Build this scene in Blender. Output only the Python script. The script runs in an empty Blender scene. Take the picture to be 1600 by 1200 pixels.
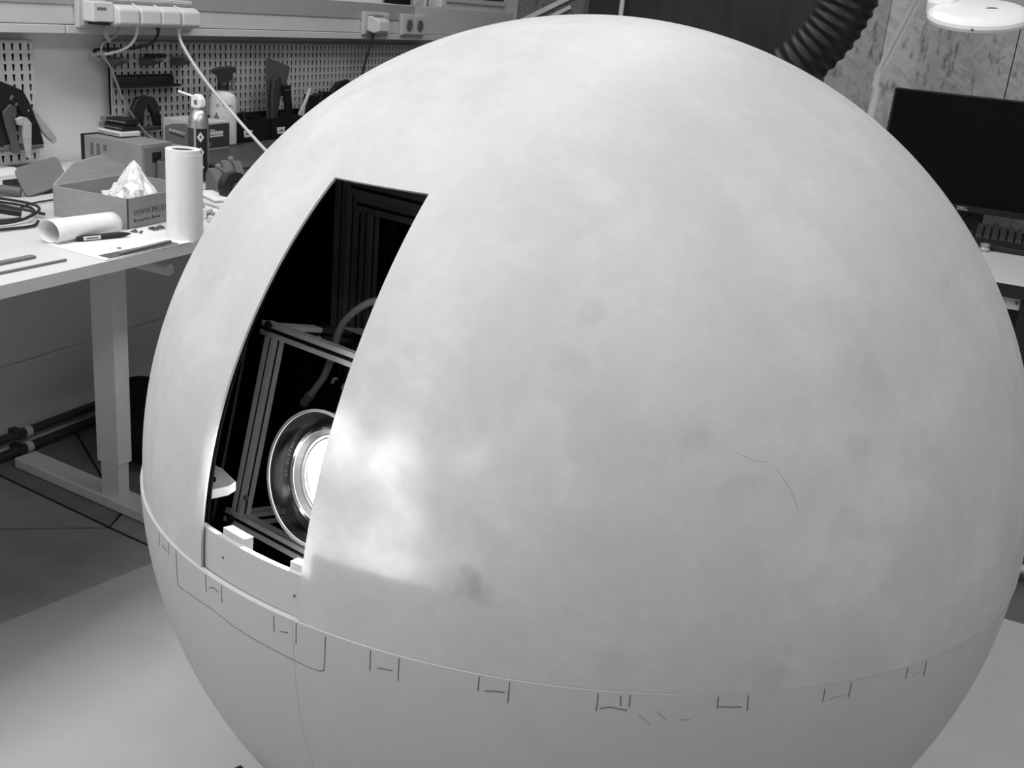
import bpy, math, random
import numpy as np
from mathutils import Vector, Matrix
random.seed(7); np.random.seed(7)
scene = bpy.context.scene
COL = scene.collection
R_ = math.radians

# ------------------------------------------------------------------ camera
CAM_H = 1.243
FPX, PITCH, ROLL, YAW = 1670.8, R_(19.585), R_(5.46), R_(23.09)
fwd = Vector((-math.sin(YAW)*math.cos(PITCH), math.cos(YAW)*math.cos(PITCH), -math.sin(PITCH)))
r0 = Vector((math.cos(YAW), math.sin(YAW), 0)); u0 = r0.cross(fwd)
cr = r0*math.cos(ROLL) + u0*math.sin(ROLL); cu = u0*math.cos(ROLL) - r0*math.sin(ROLL)
cd = bpy.data.cameras.new('camera'); cam = bpy.data.objects.new('camera', cd); COL.objects.link(cam)
cd.sensor_fit = 'HORIZONTAL'; cd.sensor_width = 36; cd.lens = FPX/1600*36; cd.clip_start = .02
cam.matrix_world = Matrix(((cr.x, cu.x, -fwd.x, 0), (cr.y, cu.y, -fwd.y, 0), (cr.z, cu.z, -fwd.z, CAM_H), (0, 0, 0, 1)))
scene.camera = cam

# ------------------------------------------------------------------ world, lights, exposure
w = bpy.data.worlds.new('world'); scene.world = w; w.use_nodes = True
bg = w.node_tree.nodes['Background']; bg.inputs[0].default_value = (.5, .5, .5, 1); bg.inputs[1].default_value = .30
def area(name, loc, size, power, rot=(0, 0, 0)):
    l = bpy.data.lights.new(name, 'AREA'); l.shape = 'RECTANGLE'; l.size, l.size_y = size; l.energy = power
    o = bpy.data.objects.new(name, l); COL.objects.link(o); o.location = loc; o.rotation_euler = rot; return o
area('ceiling_lamp_row', (-1.5, -.4, 2.7), (.6, 3.2), 73)
area('ceiling_lamp_row', (-.95, 2.7, 2.7), (.6, 2.6), 23)
area('ceiling_lamp_row', (1.0, .3, 2.7), (.6, 4.6), 46)
vs = scene.view_settings
vs.view_transform = 'Standard'; vs.look = 'None'; vs.exposure = 0.0; vs.gamma = 1; vs.use_curve_mapping = False
try:
    scene.cycles.use_denoising = True; scene.cycles.max_bounces = 10; scene.cycles.sample_clamp_indirect = 6
except Exception: pass

# ------------------------------------------------------------------ materials
def mat(name, v, rough=.55, metal=0., var=.08, scale=18., spec=.4, bump=0., stretch=None, emit=0., alpha=1.):
    m = bpy.data.materials.new(name); m.use_nodes = True; t = m.node_tree; b = t.nodes['Principled BSDF']
    tc = t.nodes.new('ShaderNodeTexCoord'); n = t.nodes.new('ShaderNodeTexNoise'); n.inputs['Scale'].default_value = scale; n.inputs['Detail'].default_value = 4
    src = tc.outputs['Object']
    if stretch:
        mp = t.nodes.new('ShaderNodeMapping'); mp.inputs['Scale'].default_value = stretch; t.links.new(src, mp.inputs[0]); src = mp.outputs[0]
    t.links.new(src, n.inputs['Vector'])
    mr = t.nodes.new('ShaderNodeMapRange'); mr.inputs[1].default_value = .3; mr.inputs[2].default_value = .7
    mr.inputs[3].default_value = v*(1-var); mr.inputs[4].default_value = min(.95, v*(1+var))
    t.links.new(n.outputs[0], mr.inputs[0]); t.links.new(mr.outputs[0], b.inputs['Base Color'])
    b.inputs['Roughness'].default_value = rough; b.inputs['Metallic'].default_value = metal; b.inputs['Specular IOR Level'].default_value = spec
    if bump:
        bp = t.nodes.new('ShaderNodeBump'); bp.inputs['Strength'].default_value = bump; bp.inputs['Distance'].default_value = .002
        t.links.new(n.outputs[0], bp.inputs['Height']); t.links.new(bp.outputs[0], b.inputs['Normal'])
    if emit:
        b.inputs['Emission Color'].default_value = (1, 1, 1, 1); b.inputs['Emission Strength'].default_value = emit
    b.inputs['Alpha'].default_value = alpha
    return m

def clear_mat(name, tint=.9, gloss=.15, rough=.05):
    m = bpy.data.materials.new(name); m.use_nodes = True; t = m.node_tree; t.nodes.clear()
    o = t.nodes.new('ShaderNodeOutputMaterial'); mx = t.nodes.new('ShaderNodeMixShader'); tr = t.nodes.new('ShaderNodeBsdfTransparent'); g = t.nodes.new('ShaderNodeBsdfGlossy')
    n = t.nodes.new('ShaderNodeTexNoise'); n.inputs['Scale'].default_value = 30; mr = t.nodes.new('ShaderNodeMapRange'); mr.inputs[3].default_value = rough; mr.inputs[4].default_value = rough*2
    t.links.new(n.outputs[0], mr.inputs[0]); t.links.new(mr.outputs[0], g.inputs['Roughness'])
    tr.inputs[0].default_value = (tint, tint, tint, 1); g.inputs[0].default_value = (.9, .9, .9, 1)
    lw = t.nodes.new('ShaderNodeLayerWeight'); lw.inputs[0].default_value = gloss
    t.links.new(lw.outputs['Fresnel'], mx.inputs[0]); t.links.new(tr.outputs[0], mx.inputs[1]); t.links.new(g.outputs[0], mx.inputs[2]); t.links.new(mx.outputs[0], o.inputs[0])
    return m

def shell_mat(name, transl, base=.60, spots=()):
    # sanded white plastic: cloudy filler patches and finger smudges, a little light passes through
    m = bpy.data.materials.new(name); m.use_nodes = True; t = m.node_tree; N = t.nodes; L = t.links; b = N['Principled BSDF']; out = N['Material Output']
    tc = N.new('ShaderNodeTexCoord')
    def noise(scale, detail=4, dist=0.):
        n = N.new('ShaderNodeTexNoise'); n.inputs['Scale'].default_value = scale; n.inputs['Detail'].default_value = detail; n.inputs['Distortion'].default_value = dist
        L.new(tc.outputs['Object'], n.inputs['Vector']); return n
    def rng(src, a, bb, c, d):
        r = N.new('ShaderNodeMapRange'); r.inputs[1].default_value = a; r.inputs[2].default_value = bb; r.inputs[3].default_value = c; r.inputs[4].default_value = d; L.new(src, r.inputs[0]); return r.outputs[0]
    def mul(a, c):
        x = N.new('ShaderNodeMath'); x.operation = 'MULTIPLY'; L.new(a, x.inputs[0]); L.new(c, x.inputs[1]); return x.outputs[0]
    cloud = rng(noise(3.2, 4, .2).outputs[0], .35, .65, .975, 1.025)
    patch = rng(noise(8, 5, .3).outputs[0], .56, .76, 1., .93)
    fine = rng(noise(60, 3).outputs[0], .3, .7, .985, 1.015)
    col = mul(mul(cloud, patch), fine)
    wob = noise(25, 3)
    for (x, y, z, r, amt) in spots:
        d = N.new('ShaderNodeVectorMath'); d.operation = 'DISTANCE'; d.inputs[1].default_value = (x, y, z); L.new(tc.outputs['Object'], d.inputs[0])
        a = N.new('ShaderNodeMath'); a.operation = 'MULTIPLY_ADD'; a.inputs[1].default_value = .07; L.new(wob.outputs[0], a.inputs[0]); L.new(d.outputs['Value'], a.inputs[2])
        s = N.new('ShaderNodeMapRange'); s.interpolation_type = 'SMOOTHSTEP'; s.inputs[1].default_value = .033+r*.1; s.inputs[2].default_value = .037+r*1.3; s.inputs[3].default_value = amt; s.inputs[4].default_value = 1.; L.new(a.outputs[0], s.inputs[0])
        col = mul(col, s.outputs[0])
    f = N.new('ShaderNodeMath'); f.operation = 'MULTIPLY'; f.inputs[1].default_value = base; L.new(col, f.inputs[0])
    L.new(f.outputs[0], b.inputs['Base Color'])
    b.inputs['Roughness'].default_value = .48; b.inputs['Specular IOR Level'].default_value = .35
    bp = N.new('ShaderNodeBump'); bp.inputs['Strength'].default_value = .12; bp.inputs['Distance'].default_value = .002; L.new(wob.outputs[0], bp.inputs['Height']); L.new(bp.outputs[0], b.inputs['Normal'])
    if transl:
        tl = N.new('ShaderNodeBsdfTranslucent'); mx = N.new('ShaderNodeMixShader'); mx.inputs[0].default_value = transl
        c2 = N.new('ShaderNodeMath'); c2.operation = 'POWER'; c2.inputs[1].default_value = 4.; L.new(mul(col, rng(noise(11, 4, .25).outputs[0], .36, .64, .80, 1.06)), c2.inputs[0]); L.new(c2.outputs[0], tl.inputs[0])
        L.new(b.outputs[0], mx.inputs[1]); L.new(tl.outputs[0], mx.inputs[2]); L.new(mx.outputs[0], out.inputs[0])
    return m

def osb_mat(name, k=1.):
    m = bpy.data.materials.new(name); m.use_nodes = True; t = m.node_tree; N = t.nodes; L = t.links; b = N['Principled BSDF']
    tc = N.new('ShaderNodeTexCoord'); nz = N.new('ShaderNodeTexNoise'); nz.inputs['Scale'].default_value = 5; L.new(tc.outputs['Object'], nz.inputs['Vector'])
    prev = None
    for i, (rot, sc, thr) in enumerate([(.4, (.030, .2, .10), 0), (-.75, (.024, .2, .09), .45), (1.3, (.020, .2, .075), .5), (-.2, (.014, .2, .08), .58), (.95, (.016, .2, .085), .62), (2.2, (.010, .2, .05), .66)]):
        mp = N.new('ShaderNodeMapping'); mp.vector_type = 'TEXTURE'; mp.inputs['Rotation'].default_value = (0, rot, 0); mp.inputs['Scale'].default_value = sc; mp.inputs['Location'].default_value = (i*3.1, 0, i*1.7)
        ad = N.new('ShaderNodeVectorMath'); ad.operation = 'MULTIPLY_ADD'; ad.inputs[1].default_value = (.03, .03, .03); L.new(nz.outputs['Color'], ad.inputs[0]); L.new(tc.outputs['Object'], ad.inputs[2])
        L.new(ad.outputs[0], mp.inputs[0])
        v = N.new('ShaderNodeTexVoronoi'); v.inputs['Scale'].default_value = 1.; L.new(mp.outputs[0], v.inputs['Vector'])
        s = N.new('ShaderNodeSeparateColor'); L.new(v.outputs['Color'], s.inputs[0])
        r = N.new('ShaderNodeMapRange'); r.inputs[3].default_value = .205*k; r.inputs[4].default_value = .275*k; L.new(s.outputs[0], r.inputs[0])
        if prev is None: prev = r.outputs[0]
        else:
            g = N.new('ShaderNodeMath'); g.operation = 'GREATER_THAN'; g.inputs[1].default_value = thr; L.new(s.outputs[1], g.inputs[0])
            mx = N.new('ShaderNodeMix'); mx.data_type = 'FLOAT'; L.new(g.outputs[0], mx.inputs[0]); L.new(prev, mx.inputs[2]); L.new(r.outputs[0], mx.inputs[3]); prev = mx.outputs[0]
    # dark resin flecks
    n2 = N.new('ShaderNodeTexNoise'); n2.inputs['Scale'].default_value = 1; n2.inputs['Detail'].default_value = 5; mp = N.new('ShaderNodeMapping'); mp.inputs['Scale'].default_value = (60, 10, 22); L.new(tc.outputs['Object'], mp.inputs[0]); L.new(mp.outputs[0], n2.inputs['Vector'])
    r = N.new('ShaderNodeMapRange'); r.inputs[1].default_value = .54; r.inputs[2].default_value = .72; r.inputs[3].default_value = 1; r.inputs[4].default_value = .4; L.new(n2.outputs[0], r.inputs[0])
    x = N.new('ShaderNodeMath'); x.operation = 'MULTIPLY'; L.new(prev, x.inputs[0]); L.new(r.outputs[0], x.inputs[1]); L.new(x.outputs[0], b.inputs['Base Color'])
    b.inputs['Roughness'].default_value = .6; b.inputs['Specular IOR Level'].default_value = .25
    return m

M = dict(
 wall=mat('painted_wall', .76, .7, var=.03, scale=4, bump=.1), trunk=mat('trunking_plastic', .56, .45, var=.03), socket=mat('socket_plastic', .5, .35, var=.03), socket_d=mat('socket_shadow_gap', .12, .5),
 peg=mat('pegboard_steel', .42, .5, var=.05), peg_l=mat('pegboard_steel_pale', .56, .5, var=.05), black=mat('black_plastic', .012, .45, var=.3), blackm=mat('black_matte', .008, .8, var=.3, spec=.15), dark=mat('dark_grey_plastic', .045, .5),
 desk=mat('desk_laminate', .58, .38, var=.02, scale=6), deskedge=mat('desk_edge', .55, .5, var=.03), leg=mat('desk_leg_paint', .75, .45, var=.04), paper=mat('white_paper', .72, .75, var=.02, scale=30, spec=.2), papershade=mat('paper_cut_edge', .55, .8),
 tile=mat('floor_tile', .29, .6, var=.12, scale=12), tile2=mat('floor_tile_dark', .2, .6, var=.12, scale=12), joint=mat('tile_joint', .015, .8), sheet=mat('pale_vinyl', .42, .75, var=.05, scale=7, bump=.1, spec=.2), tilefar=mat('floor_concrete', .13, .6, var=.12, scale=7),
 card=mat('cardboard', .27, .8, var=.08, scale=25, stretch=(1, 1, 8), spec=.2), cardin=mat('cardboard_inside', .27, .8, var=.06), ink=mat('printed_ink', .05, .7), pale_ink=mat('pale_print', .55, .6),
 alu=mat('aluminium', .9, .35, .15, var=.1, scale=40, stretch=(1, 1, 12)), aludark=mat('black_anodised', .32, .4, .1, var=.2), chrome=mat('polished_ring', .8, .15, 1., var=.05), brushed=mat('brushed_reflector', .6, .38, 1., var=.2, scale=60),
 grey=mat('grey_plastic', .16, .5), greymid=mat('mid_grey_plastic', .11, .55), white=mat('white_plastic', .8, .35, var=.02), offwhite=mat('off_white_plastic', .62, .4, var=.04), rubber=mat('cable_rubber', .012, .5), cablegrey=mat('grey_cable_jacket', .25, .5), cablewhite=mat('white_cable_jacket', .62, .45), steel=mat('bare_steel', .45, .35, .8), gunmetal=mat('scraper_steel', .14, .4, .5, var=.15), wood=mat('pale_wood', .42, .6, stretch=(1, 1, 6), var=.15),
 glassblack=mat('black_acrylic', .006, .12, spec=.6, var=.2), screen=mat('screen_glass', .004, .3, spec=.08, var=.1), clear=clear_mat('clear_acrylic', .985, .10), clearedge=mat('acrylic_cut_edge', .6, .25, alpha=.75), bag=mat('crinkled_film', .75, .18, spec=.8, var=.12, scale=45, alpha=.86),
 lampglow=mat('projector_bulb', .9, .3, emit=14), pencil=mat('pencil_graphite', .09, .6), scratch=mat('fine_scratch', .28, .6), liner=mat('added_liner_black', .006, .9, spec=.1, var=.3), silver=mat('silver_can', .55, .3, .85, var=.08), osb=osb_mat('osb_boards', 1.55), osbd=osb_mat('osb_boards_far', .8), osbs=osb_mat('osb_boards_shaded', 1.1), darkboard=mat('dark_stained_board', .03, .6, var=.35, scale=3, stretch=(4, 1, 1)), magwhite=mat('lamp_enamel', .78, .3, var=.02), pole=mat('pole_metal', .75, .35, .05), bagdark=mat('black_bag_fabric', .01, .9, var=.5, scale=40, bump=.6, spec=.1), hose=mat('hose_rubber', .008, .5, var=.3, spec=.3), label=mat('paper_label', .6, .7), knobw=mat('cap_plastic', .5, .5))

# ------------------------------------------------------------------ mesh builder
class MB:
    def __init__(s): s.v = []; s.f = []
    def add(s, vs, fs):
        o = len(s.v); s.v += [tuple(x) for x in vs]; s.f += [tuple(i+o for i in f) for f in fs]; return s
    def box(s, x0, x1, y0, y1, z0, z1):
        return s.add([(x0, y0, z0), (x1, y0, z0), (x1, y1, z0), (x0, y1, z0), (x0, y0, z1), (x1, y0, z1), (x1, y1, z1), (x0, y1, z1)],
                     [(0, 3, 2, 1), (4, 5, 6, 7), (0, 1, 5, 4), (1, 2, 6, 5), (2, 3, 7, 6), (3, 0, 4, 7)])
    def obox(s, o, a, b, c):     # corner o and three edge vectors
        o, a, b, c = map(Vector, (o, a, b, c))
        return s.add([o, o+a, o+a+b, o+b, o+c, o+a+c, o+a+b+c, o+b+c], [(0, 3, 2, 1), (4, 5, 6, 7), (0, 1, 5, 4), (1, 2, 6, 5), (2, 3, 7, 6), (3, 0, 4, 7)])
    def prism(s, poly, ext):     # 3-D polygon extruded by vector
        n = len(poly); e = Vector(ext); p = [Vector(q) for q in poly]
        return s.add(p+[q+e for q in p], [tuple(range(n-1, -1, -1)), tuple(range(n, 2*n))]+[(i, (i+1) % n, (i+1) % n+n, i+n) for i in range(n)])
    def lathe(s, prof, n=32, o=(0, 0, 0), ax=(0, 0, 1), a0=0., a1=2*math.pi, squash=1.):
        o = Vector(o); ax = Vector(ax).normalized(); e = Vector((1, 0, 0)) if abs(ax.x) < .9 else Vector((0, 1, 0)); e = (e-ax*e.dot(ax)).normalized(); g = ax.cross(e)
        full = abs(a1-a0-2*math.pi) < 1e-6; m = n if full else n+1; vs = []; fs = []
        for (r, z) in prof:
            for i in range(m):
                t = a0+(a1-a0)*i/n; vs.append(o+e*(r*math.cos(t))+g*(r*math.sin(t)*squash)+ax*z)
        for k in range(len(prof)-1):
            for i in range(n):
                j = (i+1) % m; fs.append((k*m+i, k*m+j, (k+1)*m+j, (k+1)*m+i))
        return s.add(vs, fs)
    def cyl(s, p0, p1, r, r1=None, n=16):
        p0, p1 = Vector(p0), Vector(p1); d = p1-p0; h = d.length; r1 = r if r1 is None else r1
        return s.lathe([(1e-5, 0), (r, 0), (r1, h), (1e-5, h)], n, p0, d)
    def ball(s, c, r, n=12, sz=1.):
        return s.lathe([(max(1e-5, r*math.sin(math.pi*k/n)), -r*sz*math.cos(math.pi*k/n)) for k in range(n+1)], n*2, c)
    def tube(s, path, r, n=10, smooth=6, caps=True):
        P = [Vector(p) for p in path]
        if smooth > 1 and len(P) > 2:
            Q = []
            for i in range(len(P)-1):
                a = P[max(i-1, 0)]; b = P[i]; c = P[i+1]; d = P[min(i+2, len(P)-1)]
                for k in range(smooth):
                    t = k/smooth; Q.append(.5*((2*b)+(c-a)*t+(2*a-5*b+4*c-d)*t*t+(3*b-a-3*c+d)*t**3))
            P = Q+[P[-1]]
        rr = r if callable(r) else (lambda i, L: r)
        tan = [(P[min(i+1, len(P)-1)]-P[max(i-1, 0)]).normalized() for i in range(len(P))]
        e = Vector((0, 0, 1)) if abs(tan[0].z) < .9 else Vector((1, 0, 0)); e = (e-tan[0]*e.dot(tan[0])).normalized(); vs = []; fs = []
        for i, p in enumerate(P):
            e = (e-tan[i]*e.dot(tan[i])).normalized(); g = tan[i].cross(e); q = rr(i, len(P))
            vs += [p+e*(q*math.cos(2*math.pi*k/n))+g*(q*math.sin(2*math.pi*k/n)) for k in range(n)]
        for i in range(len(P)-1): fs += [(i*n+k, i*n+(k+1) % n, (i+1)*n+(k+1) % n, (i+1)*n+k) for k in range(n)]
        if caps: fs += [tuple(range(n-1, -1, -1)), tuple((len(P)-1)*n+k for k in range(n))]
        return s.add(vs, fs)
    def shift(s, d): d = Vector(d); s.v = [tuple(Vector(p)+d) for p in s.v]; return s
    def build(s, name, m, parent=None, bevel=0., ang=35, kind=None, label=None, seg=2):
        me = bpy.data.meshes.new(name); me.from_pydata(s.v, [], s.f); me.update()
        import bmesh
        b = bmesh.new(); b.from_mesh(me); bmesh.ops.remove_doubles(b, verts=b.verts, dist=1e-6) if len(s.v) < 60000 else None
        bmesh.ops.recalc_face_normals(b, faces=b.faces); b.to_mesh(me); b.free()
        me.polygons.foreach_set('use_smooth', [True]*len(me.polygons)); me.set_sharp_from_angle(angle=R_(ang))
        me.materials.append(m if not isinstance(m, str) else M[m]); o = bpy.data.objects.new(name, me); COL.objects.link(o)
        if parent: o.parent = parent
        if bevel:
            bv = o.modifiers.new('bevel', 'BEVEL'); bv.width = bevel; bv.segments = seg; bv.limit_method = 'ANGLE'; bv.angle_limit = R_(40); bv.harden_normals = True
        if kind: o['kind'] = kind
        if label: o['label'] = label
        return o
def tag(o, label, cat, group=None):
    o['label'] = label; o['category'] = cat
    if group: o['group'] = group
    return o
def thing(name, label, cat, loc=(0, 0, 0), rz=0., group=None, mw=None):
    o = bpy.data.objects.new(name, None); COL.objects.link(o); o.empty_display_size = .02
    if mw is not None: o.matrix_world = mw
    else: o.location = loc; o.rotation_euler = (0, 0, rz)
    return tag(o, label, cat, group)
def text(name, s, size, mw, m, parent=None, depth=.0003, align='LEFT'):
    c = bpy.data.curves.new(name, 'FONT'); c.body = s; c.size = size; c.extrude = depth; c.align_x = align; c.resolution_u = 2
    o = bpy.data.objects.new(name, c); COL.objects.link(o); dg = bpy.context.evaluated_depsgraph_get(); dg.update()
    me = bpy.data.meshes.new_from_object(o.evaluated_get(dg)); bpy.data.objects.remove(o); bpy.data.curves.remove(c)
    me.transform(mw); me.materials.clear(); me.materials.append(M[m]); k = bpy.data.objects.new(name, me); COL.objects.link(k)
    if parent: k.parent = parent
    return k
def frame_mat(o, x, y):
    x = Vector(x).normalized(); y = Vector(y); y = (y-x*y.dot(x)).normalized(); z = x.cross(y)
    return Matrix(((x.x, y.x, z.x, o[0]), (x.y, y.y, z.y, o[1]), (x.z, y.z, z.z, o[2]), (0, 0, 0, 1)))

# ================================================================== SETTING
def struct(o): o['kind'] = 'structure'; return o
XW = -2.2
struct(MB().box(-2.4, 4.2, -2.2, 5.0, -.1, -.004).build('floor', 'tilefar'))
struct(MB().box(-2.32, XW, -2.2, 5.0, 0, 2.8).build('wall_left', 'wall'))
struct(MB().box(-2.32, 4.2, -2.2, 5.0, 2.8, 2.9).build('ceiling', 'wall'))
wb = struct(MB().box(-2.2, 4.2, 4.83, 4.95, 0, 2.8).build('wall_back', 'wall'))
for x0, x1 in ((-2.2, -1.0), (-.997, .24), (.243, 1.5)): MB().box(x0, x1, 4.8, 4.828, 0, 2.5).build('osb_panel', 'osbd', wb)
wp = struct(MB().box(-.555, 2.4, 3.58, 3.66, 0, 2.5).build('wall_partition', 'wall'))
for x0, x1, m_ in ((-.56, -.405, 'osbs'), (-.4035, -.0395, 'osb'), (-.0365, 1.2, 'osb'), (1.203, 2.4, 'osb')): MB().box(x0, x1, 3.55, 3.578, 0, 2.5).build('osb_panel', m_, wp)  # first panel's darker OSB colour carries the shade left of the lamp arm
struct(MB().box(XW, XW+.012, -1, 4.7, 0, .25).build('baseboard_left', 'wall', bevel=.003))
# floor tiles near the desk (joints left open between them)
fl = struct(MB().box(-2.19, -.9, .3, 2.7, -.0035, -.003).build('floor_tiling', 'joint'))
def tilepoly(pts, m='tile'): MB().prism([(x, y, -.003) for x, y in pts], (0, 0, .003)).build('tile', m, fl)
g = .004
tilepoly([(-2.19, .3), (-1.2, .3), (-1.2, 1.63), (-1.708, 1.685), (-1.901, 1.543), (-2.19, 1.325)])
tilepoly([(-2.19, 1.333), (-1.903, 1.551), (-1.718, 1.687), (-2.19, 1.747)])
tilepoly([(-2.19, 1.756), (-1.716, 1.696), (-1.742, 1.760), (-2.19, 2.05)], 'tile2')
tilepoly([(-1.709, 1.694), (-1.2, 1.637), (-1.2, 2.1), (-1.6, 2.1), (-1.735, 1.764)])
tilepoly([(-2.19, 2.058), (-1.74, 1.768), (-1.606, 2.106), (-1.2, 2.106), (-1.2, 2.7), (-2.19, 2.7)], 'tile2')
sh = MB().prism([(-1.93, -.35, .0), (2.6, -1.2, 0), (2.6, 2.46, 0), (-.4, 2.487, 0), (-1.345, 2.5, 0), (-1.51, 1.618, 0), (-1.585, 1.273, 0)], (0, 0, .005)).build('floor_sheet', 'sheet', bevel=.002)
tag(sh, 'pale vinyl floor sheet spread under the big white globe', 'floor sheet')

# ================================================================== GLOBE
GC = Vector((-.45129, 1.31106, .66420)); GR = .575; TH = .0026
nz = Vector((-.029301, .051463, .998245)); e1 = Vector((.999571, .001509, .029262)); e2 = nz.cross(e1)
globe_mw = Matrix(((e1.x, e2.x, nz.x, GC.x), (e1.y, e2.y, nz.y, GC.y), (e1.z, e2.z, nz.z, GC.z), (0, 0, 0, 1)))
def sp(lat, lon, r=GR):
    a, b = R_(lat), R_(lon); return Vector((r*math.cos(a)*math.cos(b), r*math.cos(a)*math.sin(b), r*math.sin(a)))
GL = thing('globe_shell', 'huge white hollow sphere with smudged filler patches and a tall open slit', 'sphere', mw=globe_mw)
SEAM = -2.2; TOPLAT = 41.25
def lonL(lat): k = (TOPLAT-lat)/43.4; return -110.15-1.25*min(1, max(0, k))**.7 if k > 0 else -110.15
def lonR(lat): k = (TOPLAT-lat)/43.4; return -93.4-2.95*min(1, max(0, k))**.9 if k > 0 else -93.4
def thick(vo, vi, faces, mb):
    n = len(vo); cnt = {}
    for f in faces:
        for a, b in zip(f, f[1:]+f[:1]): cnt[(a, b)] = 1
    fs = list(faces)+[tuple(i+n for i in reversed(f)) for f in faces]
    for (a, b) in cnt:
        if (b, a) not in cnt: fs.append((b, a, a+n, b+n))
    mb.add(list(vo)+list(vi), fs); return mb
def dome():
    NA, NB = 300, 16; lats = list(np.linspace(SEAM, TOPLAT, 60))+list(np.linspace(TOPLAT, 89.5, 64))[1:]; W = NA+NB; vo = []; vi = []; fs = []
    for la in lats:
        L, Rr = lonL(la), lonR(la)
        lons = [Rr+(L+360-Rr)*i/NA for i in range(NA)]+[L+(Rr-L)*i/NB for i in range(NB)]
        vo += [sp(la, lo) for lo in lons]; vi += [sp(la, lo, GR-TH) for lo in lons]
    for j in range(len(lats)-1):
        for i in range(W):
            if j < 59 and i >= NA: continue
            k = (i+1) % W; fs.append((j*W+i, j*W+k, (j+1)*W+k, (j+1)*W+i))
    t = len(lats)-1; vo.append(sp(90, 0)); vi.append(sp(90, 0, GR-TH)); p = len(vo)-1
    fs += [(t*W+i, t*W+(i+1) % W, p) for i in range(W)]
    return thick(vo, vi, fs, MB())
def patch(lat0, lat1, lon0, lon1, r, th, nla, nlo):
    vo = []; vi = []; fs = []
    for la in np.linspace(lat0, lat1, nla+1):
        for lo in np.linspace(lon0, lon1, nlo+1): vo.append(sp(la, lo, r)); vi.append(sp(la, lo, r-th))
    W = nlo+1
    for j in range(nla):
        for i in range(nlo): fs.append((j*W+i, j*W+i+1, (j+1)*W+i+1, (j+1)*W+i))
    return thick(vo, vi, fs, MB())
SP = [(5.72, -78.6, .012, .86), (5.5, -77.6, .010, .88), (20.9, -59.1, .018, .9), (21.8, -61.8, .030, .95), (18.3, -91.5, .018, .93), (31.3, -70.8, .012, .95), (26.6, -71.8, .014, .95), (26.5, -40.4, .016, .94), (20.1, -42.2, .016, .94), (34.6, -24.1, .016, .94), (.6, -65.5, .024, .94), (-.1, -49.9, .022, .91), (1.7, -27.1, .02, .95), (63.3, -90, .018, .95), (16.4, -55.9, .016, .94), (16.9, -52.5, .02, .95), (36, -23, .012, .93), (12.7, -43.9, .02, .95)]
dome().build('upper_dome', shell_mat('dome_plastic', .22, spots=[(*sp(a, b), r, k) for a, b, r, k in SP]), GL, ang=40)
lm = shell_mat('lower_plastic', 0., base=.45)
loff = Vector((-.0022, -.0015, 0))
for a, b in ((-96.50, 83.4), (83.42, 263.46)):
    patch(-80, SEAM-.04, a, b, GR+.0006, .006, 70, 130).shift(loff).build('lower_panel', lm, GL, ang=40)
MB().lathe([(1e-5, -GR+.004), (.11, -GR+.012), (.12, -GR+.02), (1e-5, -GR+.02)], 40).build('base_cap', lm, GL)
# recessed ring closing the foot of the slit, flange behind the dome, tabs, rivets
ringm = mat('ring_plastic', .46, .5, var=.06, scale=10)
patch(SEAM-.1, 2.25, -112.5, -95.4, GR-TH-.002, .006, 6, 30).build('ring_segment', ringm, GL)
patch(SEAM-3, 5.2, -95.2, -20, GR-TH-.003, .006, 8, 90).build('inner_flange', ringm, GL)
for a, b in ((-109.0, -105.3), (-98.5, -95.6)):
    patch(1.2, 2.95, a, b, GR-TH-.0085, .011, 2, 8).build('ring_tab', ringm, GL)
for la, lo in ((.17, -107.86), (-.06, -97.17)):
    p = sp(la, lo, GR-TH-.0035); MB().cyl(p, p+p.normalized()*.0022, .0017, .0012, 12).build('rivet', 'pencil', GL)
# added black liner keeps the interior dark, lens-glow side left open
patch(-70, 62, -300, -112.4, .562, .002, 40, 90).build('added_liner', 'liner', GL)
patch(-70, -6, -112.4, 60, .562, .002, 20, 90).build('added_liner', 'liner', GL)
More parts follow.
